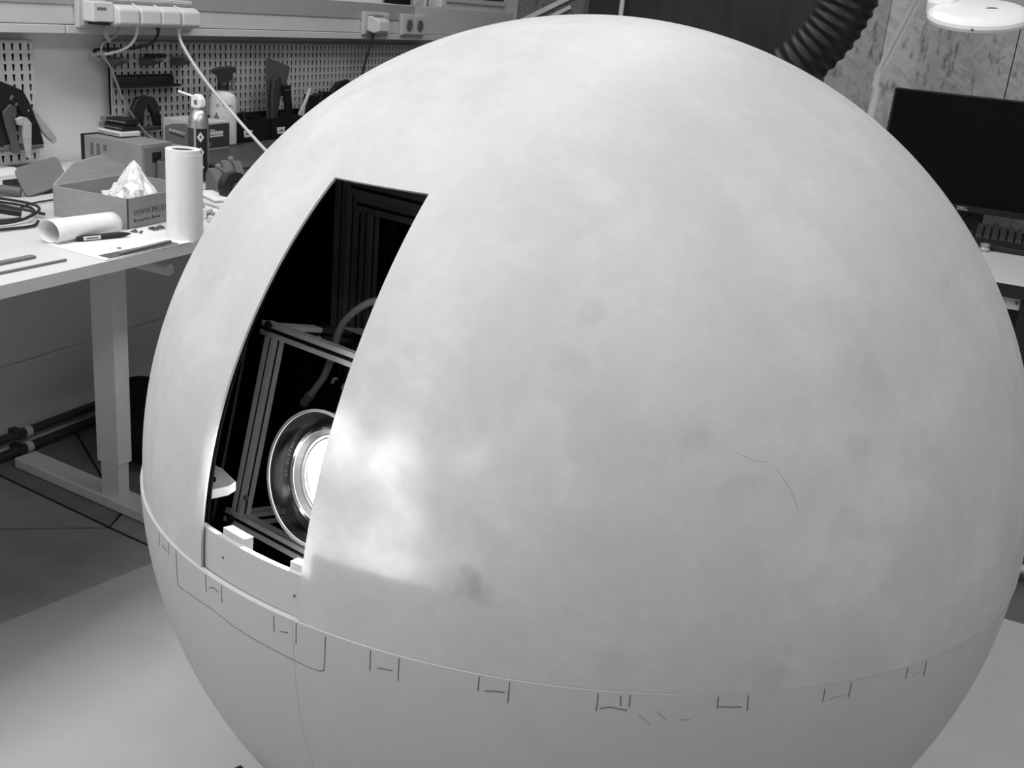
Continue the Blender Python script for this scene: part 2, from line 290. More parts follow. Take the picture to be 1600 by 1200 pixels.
# acrylic bracket at the slit
inv = globe_mw.inverted()
br = [(-.727, .862), (-.700, .858), (-.667, .840), (-.666, .826), (-.678, .803), (-.728, .835)]
mbk = MB().prism([(x, y, .724) for x, y in br], (0, 0, .011)); mbk.v = [tuple(inv @ Vector(p)) for p in mbk.v]
bk = mbk.build('acrylic_bracket', mat('frosted_acrylic', .66, .25, var=.15, scale=70), GL, bevel=.0008)
mh = MB().prism([(x, y, .7345) for x, y in [(-.712, .829), (-.700, .8365), (-.689, .8345), (-.683, .8265), (-.690, .8175), (-.706, .821)]], (0, 0, .0012)); mh.v = [tuple(inv @ Vector(p)) for p in mh.v]
mh.build('slot', 'black', bk)
MARKS = [[(-2.63, -121.96), (-4.23, -122.2)], [(-2.43, -118.77), (-3.84, -118.81)], [(-3.67, -121.11), (-3.7, -119.38)], [(-2.25, -116.55), (-4.38, -116.69), (-6.67, -116.89), (-6.66, -115.69)], [(-6.66, -115.85), (-6.33, -113.26), (-6.03, -109.17), (-6.42, -105.23), (-6.54, -102.21), (-6.57, -99.44), (-6.72, -96.71), (-6.79, -94.46), (-6.71, -93.29)], [(-2.6, -92.59), (-3.72, -92.62), (-5.17, -92.67), (-6.46, -92.83), (-6.77, -93.45)], [(-2.36, -109.88), (-4.44, -109.88)], [(-2.47, -106.94), (-4.39, -106.97)], [(-3.64, -109.24), (-3.28, -108.37), (-3.41, -107.45)], [(-2.7, -99.02), (-4.4, -98.99)], [(-4.07, -98.16), (-3.83, -97.15)], [(-2.45, -96.08), (-4.67, -96.15)], [(-2.43, -87.64), (-4.65, -87.66)], [(-4.12, -86.86), (-4.01, -86.06), (-3.93, -85.34)], [(-2.32, -84.72), (-4.87, -84.74)], [(-2.42, -77.05), (-3.98, -77.07)], [(-3.85, -76.46), (-3.66, -75.52), (-3.62, -74.65)], [(-2.47, -74.27), (-4.65, -74.28)], [(-2.55, -66.35), (-3.49, -66.31), (-4.38, -66.35)], [(-4.07, -66.01), (-3.85, -65.12), (-3.99, -64.29), (-4.08, -63.59)], [(-2.64, -64.34), (-3.65, -64.22)], [(-2.45, -63.5), (-3.66, -63.44)], [(-4.5, -62.46), (-5.5, -61.29)], [(-4.08, -60.91), (-4.96, -59.84)], [(-4.88, -58.66), (-4.88, -57.7)], [(-2.5, -55.4), (-3.8, -55.3)], [(-3.53, -55.19), (-3.65, -54.06), (-3.67, -52.93)], [(-2.49, -52.52), (-4.17, -52.33)], [(-2.67, -44.43), (-4.08, -44.41)], [(-3.9, -43.76), (-3.69, -42.93), (-3.72, -41.94)], [(-2.39, -41.45), (-4.04, -41.38)], [(-2.15, -33.97), (-3.62, -33.93)], [(-3.52, -32.91), (-3.4, -31.44)], [(-2.16, -31.14), (-4.23, -30.89)]]
FAINT = {2, 8, 22, 23, 24, 16, 29, 32}
for k, mk in enumerate(MARKS):
    pts = []
    for (a0, b0), (a1, b1) in zip(mk, mk[1:]):
        n = max(2, int(abs(b1-b0)*2)); pts += [(a0+(a1-a0)*i/n, b0+(b1-b0)*i/n) for i in range(n)]
    pts.append(mk[-1]); rr = .0004 if k == 4 else (.0006 if k in FAINT else .00055)
    MB().tube([sp(min(a, SEAM-.25), b, GR+.0005)+loff for a, b in pts], rr, 6, 1).build('pencil_mark', 'scratch' if k in FAINT and k > 20 else 'pencil', GL)
for mk in ([(20.0, -56.02), (19.36, -54.44), (19.15, -52.97)], [(18.53, -51.99), (17.57, -51.21), (16.55, -50.48), (14.95, -49.73)]):
    MB().tube([sp(a, b, GR-.0001) for a, b in mk], .00025, 5, 5).build('scratch_mark', 'scratch', GL)

# stand: black tripod ring under the globe
ST = thing('globe_stand', 'black ring stand with short legs carrying the white globe', 'stand', (GC.x, GC.y, 0))
MB().lathe([(.335, .165), (.36, .165), (.36, .20), (.352, .20), (.335, .182), (.335, .165)], 64).build('cradle_ring', 'black', ST)
for k in range(4):
    a = R_(247+90*k); d = Vector((math.cos(a), math.sin(a), 0)); s_ = Vector((-d.y, d.x, 0))*.02
    MB().obox(d*.34-s_+Vector((0, 0, .006)), d*.025, s_*2, (0, 0, .165)).build('leg', 'black', ST, bevel=.002)
# brace reaching up along the flank, its tip shows beside the globe
a = R_(247); d = Vector((math.cos(a), math.sin(a), 0)); s_ = Vector((-d.y, d.x, 0))*.015
MB().prism([d*.365-s_+Vector((0, 0, .01)), d*.40-s_+Vector((0, 0, .01)), d*.525-s_+Vector((0, 0, .36)), d*.51-s_+Vector((0, 0, .36))], s_*2).build('brace', 'black', ST)

# ---------------- projector rig inside the slit
q = Vector((-.224951, -.97437, 0)); rr_ = Vector((.97437, -.224951, 0)); th = R_(13)
uu = Vector((0, 0, math.cos(th)))-q*math.sin(th); nn = q*math.cos(th)+Vector((0, 0, math.sin(th))); TO = Vector((-.727, .964, .869))
rig_mw = Matrix(((rr_.x, uu.x, nn.x, TO.x), (rr_.y, uu.y, nn.y, TO.y), (rr_.z, uu.z, nn.z, TO.z), (0, 0, 0, 1)))
RG = thing('projector_rig', 'aluminium profile frame with glowing projector lens seen inside the open slit', 'projector', mw=rig_mw)
def profile(p0, axis, length, m='alu', s=.016, name='profile_bar', parent=RG):
    # slotted extrusion: square with a groove on each face; axis 'r' or 'u' or 'n'
    h = s/2; gg = .0024; dp = .0025; sec = []
    for k in range(4):
        c, sn = [(1, 0), (0, 1), (-1, 0), (0, -1)][k]
        for (a, b) in [(-h, -h), (-gg, -h), (-gg, -h+dp), (gg, -h+dp), (gg, -h)]: sec.append((a*c-b*sn, a*sn+b*c))
    ax = {'r': 0, 'u': 1, 'n': 2}[axis]; o1, o2 = [i for i in range(3) if i != ax]; pl = []
    for a, b in sec:
        v = [0, 0, 0]; v[o1] = a; v[o2] = b; pl.append(Vector(v)+Vector(p0))
    e = [0, 0, 0]; e[ax] = length; n = len(pl); mb = MB(); mb.prism(pl, e); bar = mb.build(name, m, parent, ang=20)
    for k in range(4):      # black strips stand in for the shade inside the undercut T-slots
        c, sn = [(1, 0), (0, 1), (-1, 0), (0, -1)][k]; qs = []
        for a, b in [(-gg*.98, -h+dp-.0004), (gg*.98, -h+dp-.0004), (gg*.98, -h+dp+.0004), (-gg*.98, -h+dp+.0004)]:
            v = [0, 0, 0]; v[o1] = a*c-b*sn; v[o2] = a*sn+b*c; qs.append(Vector(v)+Vector(p0))
        MB().prism(qs, e).build('slot', 'black', bar)
    return bar
post = profile((.014, -.224, -.008), 'u', .213)
profile((.230, -.224, -.008), 'u', .213)
profile((-.004, -.003, -.008), 'r', .250, name='top_bar'); profile((-.004, -.232, -.008), 'r', .250, name='bottom_bar')
profile((.014, -.003, -.016), 'n', -.17, name='side_bar'); profile((.014, -.232, -.016), 'n', -.17, name='side_bar')
MB().box(.0, .25, -.235, .012, -.075, -.072).build('back_panel', 'glassblack', RG)
ac = MB().box(-.018, .245, -.245, .016, .002, .005).build('acrylic_plate', 'clear', RG)
for z0, z1, x0, x1 in ((-.245, .016, -.0185, -.0178),): MB().box(x0, x1, z0, z1, .0018, .0052).build('cut_edge', 'greymid', ac)
for u_ in (.002, -.231): 
    b = MB().lathe([(1e-5, .0035), (.0028, .0035), (.003, .0025), (.0055, .0022), (.0055, 0), (1e-5, 0)], 20, (.014, u_, .005)).build('screw', 'black', RG)
MB().cyl((.028, -.2, .0), (.028, -.2, .003), .003).build('screw', 'steel', RG)
# crescent clips on the back panel
for x, y in ((.062, -.052), (.080, -.054)):
    MB().lathe([(.004, 0), (.0075, 0), (.0075, .002), (.004, .002), (.004, 0)], 14, (x, y, -.072), (0, 0, 1), R_(80), R_(200)).build('clip', 'knobw', RG)
# lens group
LC = Vector((.155, -.132, 0)); LN = MB().lathe([(.046, .0), (.0705, .0), (.0705, .0055), (.046, .0055), (.046, .0)], 72).build('lens', mat('lens_plate', .10, .35), RG, label='glowing projector lens with clear flared hood')
LN.location = LC
def ln(name, prof, m, n=72, parent=LN): return MB().lathe(prof, n).build(name, m, parent)
ln('hood', [(.0575, .006), (.062, .007), (.070, .014), (.0745, .028), (.0720, .028), (.067, .016), (.061, .0095), (.0575, .009), (.0575, .006)], clear_mat('hood_acrylic', .78, .35, .12))
ln('hood_rim', [(.0715, .0275), (.0748, .0275), (.0748, .0292), (.0715, .0292), (.0715, .0275)], 'clearedge')
ln('chrome_ring', [(.0525, .004), (.0570, .004), (.0575, .011), (.0550, .013), (.0525, .011), (.0525, .004)], 'chrome')
ln('reflector', [(.0535, .011), (.044, .003), (.032, -.008), (.022, -.014), (.018, -.016), (.018, -.019), (.0535, -.019), (.0535, .004)], 'brushed')
ln('inner_ring', [(.0425, -.003), (.0450, -.003), (.0450, .003), (.0425, .003), (.0425, -.003)], 'chrome')
ln('barrel', [(.0545, .002), (.0555, .002), (.0555, -.068), (1e-5, -.068)], 'black')
ln('bulb', [(1e-5, .007)]+[(.0415*math.sin(R_(a)), -.003+.010*math.cos(R_(a))) for a in range(10, 91, 10)], 'lampglow')
txt = 'XT-DLE200'
for i, ch in enumerate(txt):
    a = R_(196-i*4.2); p = Vector((.0625*math.cos(a), .0625*math.sin(a), .0100)); tx = Vector((math.sin(a), -math.cos(a), 0))
    text('engraved_letter', ch, .0052, frame_mat(p, tx, (math.cos(a), math.sin(a), 0)), 'pale_ink', LN, .0001, 'CENTER')
sl = bpy.data.lights.new('projector_beam', 'SPOT'); sl.energy = 21; sl.spot_size = R_(116); sl.spot_blend = .8; sl.shadow_soft_size = .012
so = bpy.data.objects.new('projector_beam', sl); COL.objects.link(so); so.parent = LN; so.location = (0, 0, .012); so.rotation_euler = (math.pi, R_(28), 0)
# upper black frame and mirror-black panels
UF = thing('upper_black_frame', 'black slotted frame with dark glossy panels in the top of the slit', 'frame', mw=Matrix(((rr_.x, 0, q.x, GC.x+q.x*.15), (rr_.y, 0, q.y, GC.y+q.y*.15), (0, 1, 0, GC.z), (0, 0, 0, 1))))
profile((-.319, .02, 0), 'u', .32, 'aludark', .024, 'post', UF); profile((-.305, .327, 0), 'r', .24, 'aludark', .02, 'rail', UF)
profile((-.305, .303, -.012), 'r', .28, 'aludark', .02, 'rail', UF); profile((-.286, .02, -.012), 'u', .28, 'aludark', .018, 'post', UF)
MB().box(-.43, -.333, .165, .30, -.006, -.003).build('glossy_panel', 'glassblack', UF)
MB().box(-.278, .1, .02, .30, -.03, -.027).build('glossy_panel', 'glassblack', UF)
MB().box(-.44, .1, -.3, .16, -.05, -.047).build('glossy_panel', 'glassblack', UF)
# grey cable in the slit
RM = rig_mw
cb = [(.19, .075, -.03), (.16, .068, -.03), (.125, .058, -.03), (.098, .036, -.032), (.085, .014, -.034), (.078, -.012, -.04), (.066, -.042, -.045), (.050, -.064, -.05), (.044, -.074, -.05)]
cb = [RM @ Vector(p) for p in cb]
ct = thing('grey_cable', 'thick grey cable curving behind the aluminium bar inside the slit', 'cable', cb[-1])
MB().tube([p-cb[-1] for p in cb], .0042, 12).build('jacket', 'cablegrey', ct)
d = (cb[-1]-cb[-2]).normalized(); MB().cyl(d*-.004, d*.012, .0062, .0055).build('plug', 'greymid', ct)

# ================================================================== LEFT WALL: trunking, sockets, pegboards
XT = -2.12
TK = thing('cable_trunking', 'long pale wall trunking above the pegboards with sockets set in it', 'trunking', (XW+.0006, 0, 1.075))
MB().box(0, .08, -1, 4.6, .020, .122).build('body', 'trunk', TK, bevel=.003)
MB().box(0, .086, 2.02, 4.6, -.001, .019).build('lower_lip', 'trunk', TK, bevel=.002)
MB().box(0, .084, -1, 2.016, -.001, .019).build('lower_lip', 'trunk', TK, bevel=.002)
MB().box(.081, .0835, -1, 3.70, .066, .120).build('cover_strip', mat('cover_plastic', .34, .45, var=.03), TK, bevel=.001)
MB().box(0, .083, 4.602, 4.612, -.001, .122).build('end_cap', 'trunk', TK)
def sockets(y0, n, name, label, pitch=.08, z=1.088):
    t = thing(name, label, 'socket', (XT+.0005, y0, z), group=None)
    MB().box(0, .016, 0, pitch*n+.012, 0, .078).build('housing', 'socket', t, bevel=.005)
    for k in range(n):
        f = MB().box(.0155, .020, .010+k*pitch, .010+k*pitch+pitch-.008, .007, .071).build('socket_face', 'socket', t, bevel=.003)
        MB().lathe([(1e-5, .0), (.019, 0), (.0205, .002), (.0205, .0035), (1e-5, .0035)], 24, (.0195, .010+k*pitch+(pitch-.008)/2, .039), (1, 0, 0)).build('well', 'socket_d', f)
    return t
sockets(2.047, 5, 'wall_socket', 'five gang wall socket row crowded with white plugs')
sockets(3.33, 2, 'wall_socket', 'double wall socket holding a black corded plug')
sockets(3.59, 2, 'wall_socket', 'empty double wall socket at far end of trunking')
def wedge_plug(y, name, label, group, cable, cm, cr_=.0028, wide=.036):
    t = thing(name, label, 'plug', (XT+.0205, y, 1.10), group=group)
    p = [(.0, -wide, .052), (.020, -wide, .056), (.052, -wide, .040), (.052, -wide, .004), (.030, -wide, -.004), (0, -wide, .004)]
    MB().prism(p, (0, 2*wide, 0)).build('plug_body', 'offwhite', t, bevel=.006)
    MB().prism([(.002, -wide*.92, .0565), (.020, -wide*.92, .0585), (.034, -wide*.92, .0505), (.004, -wide*.92, .05)], (0, wide*1.84, 0)).build('top_cap', 'grey', t, bevel=.003)
    if cable:
        pts = [Vector(c)-Vector((XT+.0205, y, 1.10)) for c in cable]
        MB().tube(pts, cr_, 10).build('cable', cm, t)
        MB().cyl(pts[0]+Vector((0, 0, .010)), pts[0]+(pts[1]-pts[0]).normalized()*.012, cr_*1.9, cr_*1.3).build('strain_relief', cm, t)
    return t
G = 'plugs in the five gang socket'
wedge_plug(2.160, 'power_plug', 'white angled plug with thin grey cable hanging down the pegboard', G, [(-2.075, 2.155, 1.100), (-2.085, 2.150, 1.074), (-2.10, 2.113, 1.043), (-2.10, 2.147, .988), (-2.10, 2.188, .907), (-2.10, 2.255, .830), (-2.07, 2.285, .797)], 'cablegrey', .0026)
wedge_plug(2.237, 'power_plug', 'white angled plug with short white cable looping left', G, [(-2.075, 2.216, 1.100), (-2.08, 2.212, 1.072), (-2.09, 2.191, 1.045), (-2.12, 2.16, 1.027), (-2.165, 2.150, 1.020), (-2.188, 2.20, 1.0)], 'cablewhite', .0036)
wedge_plug(2.312, 'power_plug', 'white angled plug with black cable looping left', G, [(-2.075, 2.291, 1.100), (-2.08, 2.291, 1.076), (-2.09, 2.276, 1.055), (-2.11, 2.229, 1.041), (-2.135, 2.185, 1.037), (-2.17, 2.16, 1.03), (-2.188, 2.195, 1.015)], 'rubber', .0038)
wedge_plug(2.390, 'power_plug', 'white angled plug with long thick white cable slanting to the globe', G, [(-2.078, 2.368, 1.098), (-2.06, 2.363, 1.055), (-2.0, 2.381, .970), (-1.9, 2.391, .880), (-1.75, 2.333, .811), (-1.60, 2.25, .775), (-1.45, 2.2, .762)], 'cablewhite', .0044)
wedge_plug(3.375, 'power_plug', 'pale plug with thin black cord hanging straight down', None, [(-2.075, 3.349, 1.104), (-2.08, 3.352, 1.08), (-2.09, 3.340, 1.026), (-2.10, 3.332, .968), (-2.11, 3.33, .86)], 'rubber', .0038)
ad = thing('power_adapter', 'boxy white charger leftmost in the five gang socket', 'charger', (XT+.0205, 2.092, 1.10))
MB().box(0, .036, -.036, .032, .006, .054).build('body', 'offwhite', ad, bevel=.004); MB().prism([(.004, -.022, .0055), (.036, -.022, .0055), (.036, .018, .0055), (.004, .030, .0055)], (0, 0, -.006)).build('bottom_plate', 'black', ad)
MB().box(.0360, .0365, -.024, .006, .034, .041).build('rating_label', 'grey', ad)
MB().tube([(.02, .006, 0), (.022, .014, -.02), (.018, .03, -.04)], .005, 8).build('cable', 'cablegrey', ad)

def pegboard(y0, y1, z0, nz_, label, m, pitch=.0235, depth=.034):
    t = thing('pegboard', label, 'pegboard', (XW, y0, z0)); ny = int((y1-y0)/pitch); W, H = ny*pitch, nz_*pitch
    hole = [(-.0034, -.0072), (0, -.0072), (.0022, -.0072), (.0034, .0005), (.0036, .0068), (0, .0072), (-.0036, .0068), (-.0034, .0005)]
    hole = [(-.0024, -.0082), (0, -.0082), (.0024, -.0082), (.0032, 0), (.0044, .0078), (0, .0080), (-.0044, .0078), (-.0032, 0)]
    h = pitch/2; out = [(-h, -h), (0, -h), (h, -h), (h, 0), (h, h), (0, h), (-h, h), (-h, 0)]
    mb = MB()
    for j in range(nz_):
        for i in range(ny):
            cy, cz = (i+.5)*pitch, (j+.5)*pitch
            vs = [(depth, cy+a, cz+b) for a, b in out]+[(depth, cy+a, cz+b) for a, b in hole]+[(depth-.0015, cy+a, cz+b) for a, b in hole]
            mb.add(vs, [(k, (k+1) % 8, (k+1) % 8+8, k+8) for k in range(8)]+[(k+8, (k+1) % 8+8, (k+1) % 8+16, k+16) for k in range(8)])
    me = mb.build('perforated_sheet', m, t, ang=30)
    e = .004
    for a in ((depth-.004, depth, -e, 0, -e, H+e), (0, depth, W, W+e, -e, H+e), (0, depth, 0, W, -e, 0), (0, depth, 0, W, H, H+e)):
        MB().box(*a).build('edge_flange', m, t, bevel=.0015)
    MB().box(.001, .004, .02, W, 0, H).build('hole_shade_sheet', 'blackm', t)  # added black sheet stands in for the shade behind the holes
    return t
pegboard(1.42, 1.975, .768, 12, 'pale grey pegboard at far left hung with shears', 'peg_l')
pegboard(2.215, 3.885, .768, 12, 'long grey pegboard with keyhole slots behind the bench clutter', 'peg')
# magnetic strip, screwdriver rack, black hook tool
ms = thing('tool_rail', 'black tool rail with row of notches on the pegboard', 'tool rail', (-2.164, 2.217, .941))
MB().box(0, .022, 0, .205, 0, .024).build('bar', 'black', ms, bevel=.002); MB().box(0, .030, .0, .225, -.004, .002).build('lower_lip', 'black', ms)
for k in range(9): MB().box(.003, .018, .008+k*.0235, .016+k*.0235, .024, .028).build('tooth', 'black', ms)
for k, (y0, y1) in enumerate(((2.19, 2.225), (2.312, 2.352), (2.432, 2.48))):
    h = thing('tool_holder', ['grey clip holder nearest the pegboard edge', 'grey clip holder under the black screwdriver handle', 'grey clip holder under the screwdriver tip'][k], 'holder', (-2.164, y0, .992), group='grey clip holders on the pegboard')
    MB().prism([(0, 0, .0), (.0, 0, .022), (.05, 0, .022), (.05, 0, .016), (.012, 0, 0)], (0, y1-y0, 0)).build('bracket', 'greymid', h, bevel=.001)
    MB().tube([(.05, 0, .019), (.058, .003, .024), (.050, .01, .028)], .0015, 6).build('prong', 'greymid', h)
sd = thing('screwdriver', 'black handled screwdriver lying across the grey clip holders', 'screwdriver', (-2.125, 2.292, 1.0205))
MB().lathe([(1e-5, 0), (.005, .001), (.0062, .012), (.005, .03), (.0062, .055), (.0062, .07), (.004, .078), (1e-5, .078)], 14, (0, 0, 0), (0, 1, 0)).build('handle', 'black', sd)
MB().tube([(0, .078, 0), (0, .17, -.0), (0, .186, -.002), (0, .19, -.008)], .0014, 8, 3).build('shaft', 'gunmetal', sd)
hk = thing('hanging_tool', 'black arch shaped tool hanging below the black rail', 'tool', (-2.164, 2.248, .828))
mbh = MB().prism([(.02, 0, .014), (.02, .002, .057), (.02, .018, .082), (.02, .049, .089), (.02, .083, .084), (.02, .100, .062), (.02, .108, .018), (.02, .110, 0), (.02, .085, .007), (.02, .076, .037), (.02, .062, .063), (.02, .045, .047), (.02, .041, .010)], (.014, 0, 0)); mbh.build('body', 'black', hk, bevel=.004)
MB().box(.0, .03, .045, .065, .072, .082).build('hook', 'black', hk); MB().box(.018, .036, .028, .105, -.004, .006).build('foot_bar', 'dark', hk, bevel=.002)
# shears and handles on left board
def flat(name, label, cat, poly, x, ext, m, bev=.003, group=None, extra=()):
    y0, z0 = min(p[0] for p in poly), min(p[1] for p in poly); t = thing(name, label, cat, (x, y0, z0), group=group)
    MB().prism([(0, a-y0, b-z0) for a, b in poly], (ext, 0, 0)).build('body', m, t, bevel=bev)
    for (nm, pl, dx, ex, mm) in extra: MB().prism([(dx, a-y0, b-z0) for a, b in pl], (ex, 0, 0)).build(nm, mm, t, bevel=min(bev, .002))
    return t
flat('shears', 'large black shears hanging at far left of the pale pegboard', 'shears', [(1.78, .972), (1.83, .967), (1.861, .956), (1.897, .942), (1.913, .914), (1.921, .893), (1.936, .861), (1.950, .814), (1.940, .805), (1.913, .812), (1.903, .855), (1.889, .886), (1.874, .914), (1.861, .909), (1.838, .894), (1.842, .859), (1.854, .819), (1.80, .815), (1.78, .9)], -2.150, .018, 'black',
     extra=[('rivet', [(1.853, .925), (1.862, .935), (1.866, .929), (1.857, .919)], .018, .003, 'greymid'), ('rivet', [(1.866, .912), (1.874, .916), (1.877, .910), (1.869, .906)], .018, .003, 'greymid'), ('screw', [(1.903, .895), (1.906, .898), (1.909, .895), (1.906, .892)], .018, .003, 'steel'), ('hook', [(1.855, .945), (1.87, .945), (1.87, .955), (1.855, .955)], -.016, .02, 'dark')])
flat('cutter', 'worn grey steel blade tool between the shear handles', 'cutter', [(1.826, .896), (1.849, .914), (1.865, .906), (1.860, .866), (1.863, .821), (1.869, .798), (1.847, .80), (1.842, .83), (1.831, .868)], -2.128, .006, 'gunmetal', .001)
flat('hook_knife', 'pale hooked handle hanging from the rail at left', 'tool', [(1.852, .881), (1.867, .886), (1.882, .883), (1.894, .869), (1.887, .786), (1.878, .790), (1.871, .837), (1.869, .866), (1.858, .866)], -2.118, .010, 'wood', .002)
flat('wooden_stick', 'pale slanted wooden handle at right of the shears', 'tool', [(1.931, .897), (1.943, .886), (1.987, .837), (1.998, .820), (1.989, .809), (1.974, .821), (1.952, .843), (1.934, .875)], -2.152, .012, 'wood', .003)
rb = thing('hanging_rail', 'dark round rail low on the pale pegboard', 'rail', (-2.166, 1.6, .809)); MB().cyl((.03, 0, 0), (.03, .345, 0), .006).build('bar', 'greymid', rb)
for y in (.05, .3): MB().box(0, .03, y, y+.008, -.004, .004).build('hook', 'greymid', rb)

# ================================================================== LEFT DESK
DZ = .752
DK = thing('standing_desk', 'white height adjustable desk along the left wall with grey leg', 'desk', (-1.785, 1.79, 0))
dx, dy = 1.785, -1.79
MB().box(-2.185+dx, -1.385+dx, .5+dy, 3.05+dy, .729, DZ).build('desk_top', 'desk', DK, bevel=.0015)
MB().box(-1.3853+dx, -1.3835+dx, .5+dy, 3.05+dy, .7295, .7515).build('edge_band', 'deskedge', DK)
def leg(y):
    l = MB().box(-.034, .034, -.022+y, .022+y, .115, .715).build('leg', 'leg', DK, bevel=.002)
    MB().box(-.027, .027, -.017+y, .017+y, .028, .115).build('inner_tube', 'leg', l)
    f = MB(); c, s_ = math.cos(R_(-6)), math.sin(R_(-6))
    ft = MB().prism([(-.345, -.032, 0), (.36, -.032, 0), (.36, .032, 0), (-.345, .032, 0)], (0, 0, .028)); ft.v = [(x*c-yy*s_, x*s_+yy*c+y, z+.001) for x, yy, z in ft.v]; ft.build('foot', 'leg', l, bevel=.004)
    MB().box(-.30, .36, -.02+y, .02+y, .70, .728).build('top_bracket', 'leg', l)
leg(0.); leg(1.05)
MB().box(-.03, .0, 0, 1.05, .69, .72).build('cross_bar', 'leg', DK)
MB().cyl((-.15, -.116, .666), (.285, -.116, .662), .0125).build('round_tube', 'offwhite', DK)
# pipes along the wall, bag under the desk
for k, z in enumerate((.072, .028)):
    p = thing('heating_pipe', ['upper dark heating pipe along the wall foot', 'lower dark heating pipe along the wall foot'][k], 'pipe', (-2.16, 0, z), group='heating pipes')
    MB().cyl((0, -.8, 0), (0, 3.6, 0), .012).build('pipe', 'dark', p)
    MB().lathe([(.0125, 0), (.0155, 0), (.0155, .018), (.0125, .018), (.0125, 0)], 16, (0, 1.855, 0), (0, 1, 0)).build('clamp', 'offwhite', p); MB().box(-.028, .012, 1.83, 1.85, -.012, .012).build('clamp', 'dark', p)
bgm = MB(); n = 26
vs = []
for j in range(14):
    a = j/13*math.pi
    for i in range(n):
        t = i/n*2*math.pi; k = 1+.10*math.sin(3*t+j)+.06*random.random(); vs.append((.17*k*math.copysign(abs(math.sin(a))**.6, math.sin(a))*math.cos(t), .16*k*abs(math.sin(a))**.6*math.sin(t), .0935-.09*math.copysign(abs(math.cos(a))**.7, math.cos(a))*k))
fs = [(j*n+i, j*n+(i+1) % n, (j+1)*n+(i+1) % n, (j+1)*n+i) for j in range(13) for i in range(n)]
bgm.add([(x, y, max(0.002, z)) for x, y, z in vs], fs); bo = bgm.build('bag', 'bagdark', None, ang=60); bo.location = (-1.90, 2.10, 0); tag(bo, 'slumped black bag on the floor behind the desk leg', 'bag')

# ---------------- on the desk
def desk_thing(name, label, cat, x, y, rz=0., group=None, z=DZ): return thing(name, label, cat, (x, y, z+.0002), rz, group)
pr_ = desk_thing('paper_roll', 'tall white paper roll standing upright at the desk edge', 'paper roll', -1.4175, 1.624)
MB().lathe([(.020, 0), (.0325, 0), (.0325, .172), (.022, .172), (.0205, .169), (.020, 0)], 48).build('roll', 'paper', pr_)
MB().lathe([(.0190, .004), (.0203, .004), (.0203, .170), (.0190, .170), (.0190, .004)], 36).build('core', 'grey', pr_)
MB().lathe([(1e-4, .120), (.0192, .120)], 24).build('core_plug', 'grey', pr_)
MB().lathe([(.0330, 0), (.0338, 0), (.0338, .163), (.0330, .163), (.0330, 0)], 30, (0, 0, 0), (0, 0, 1), R_(-60), R_(80)).build('loose_wrap', 'paper', pr_)
w_ = MB(); p0 = Vector((.0335*math.cos(R_(60)), .0335*math.sin(R_(60)), 0)); w_.obox((.0165, .029, 0), (-.006, .014, 0), (.0005, .0004, 0), (0, 0, .160)); w_.build('loose_end', 'paper', pr_)
# cardboard box
CB = desk_thing('cardboard_box', 'open grey cardboard box with web address print holding a plastic bag', 'box', -1.530, 1.593, R_(3.5))
bw, bl, bh, bt = .185, .225, .062, .003    # depth along -x, length along +y
MB().box(-bw, 0, 0, bl, 0, bt).build('bottom', 'cardin', CB)
for nm, a in (('front_wall', (-bt, 0, 0, bl, bt, bh)), ('back_wall', (-bw, -bw+bt, 0, bl, bt, bh)), ('side_wall', (-bw+bt, -bt, 0, bt, bt, bh)), ('side_wall', (-bw+bt, -bt, bl-bt, bl, bt, bh))): MB().box(*a).build(nm, 'card', CB, bevel=.0006)
MB().prism([(-bw, .004, bh), (-bw-.006, .03, bh+.012), (-bw-.016, .08, bh+.036), (-bw-.018, .17, bh+.043), (-bw-.008, .215, bh+.02), (-bw, .222, bh)], (-.003, 0, .0005)).build('flap', 'card', CB)
MB().box(-.0015, .0004, -.0006, .0022, 0, bh).build('corner_crease', 'ink', CB)
text('printed_address', 'WWW.PRUSA', .0165, frame_mat((.0003, .016, .026), (0, 1, 0), (0, 0, 1)), 'ink', CB, .0001)
text('printed_line', '\u25a0 prusaprinters  \u25a0 prusa', .0075, frame_mat((.0003, .016, .0135), (0, 1, 0), (0, 0, 1)), 'ink', CB, .0001)
# crinkled bag in the box
pb = MB(); n = 34; rows = 12; vs = []
for j in range(rows+1):
    t = j/rows; rad = (1-t)**.8; 
    for i in range(n):
        a = i/n*2*math.pi; k = rad*(1+.16*math.sin(2*a+1+t*3)+.40*(random.random()-.5)*(1-t*.4)); vs.append((.066*k*math.cos(a)-.004*t, .070*k*math.sin(a)+.012*t, .100*t+.020*(random.random()-.5)*(1-t)))
pb.add(vs, [(j*n+i, j*n+(i+1) % n, (j+1)*n+(i+1) % n, (j+1)*n+i) for j in range(rows) for i in range(n)])
po = pb.build('plastic_bag', 'bag', None, ang=12); po.location = (-1.612, 1.692, .768); tag(po, 'crumpled clear plastic bag peaking out of the cardboard box', 'plastic bag')
bp_ = MB().prism([(0, 0, 0), (.03, .004, 0), (.034, .02, 0), (.012, .028, 0), (-.006, .018, 0)], (0.004, 0, .022)).build('foam_piece', 'blackm', None, bevel=.003); bp_.location = (-1.675, 1.635, .757); tag(bp_, 'small black foam piece inside the cardboard box', 'foam')
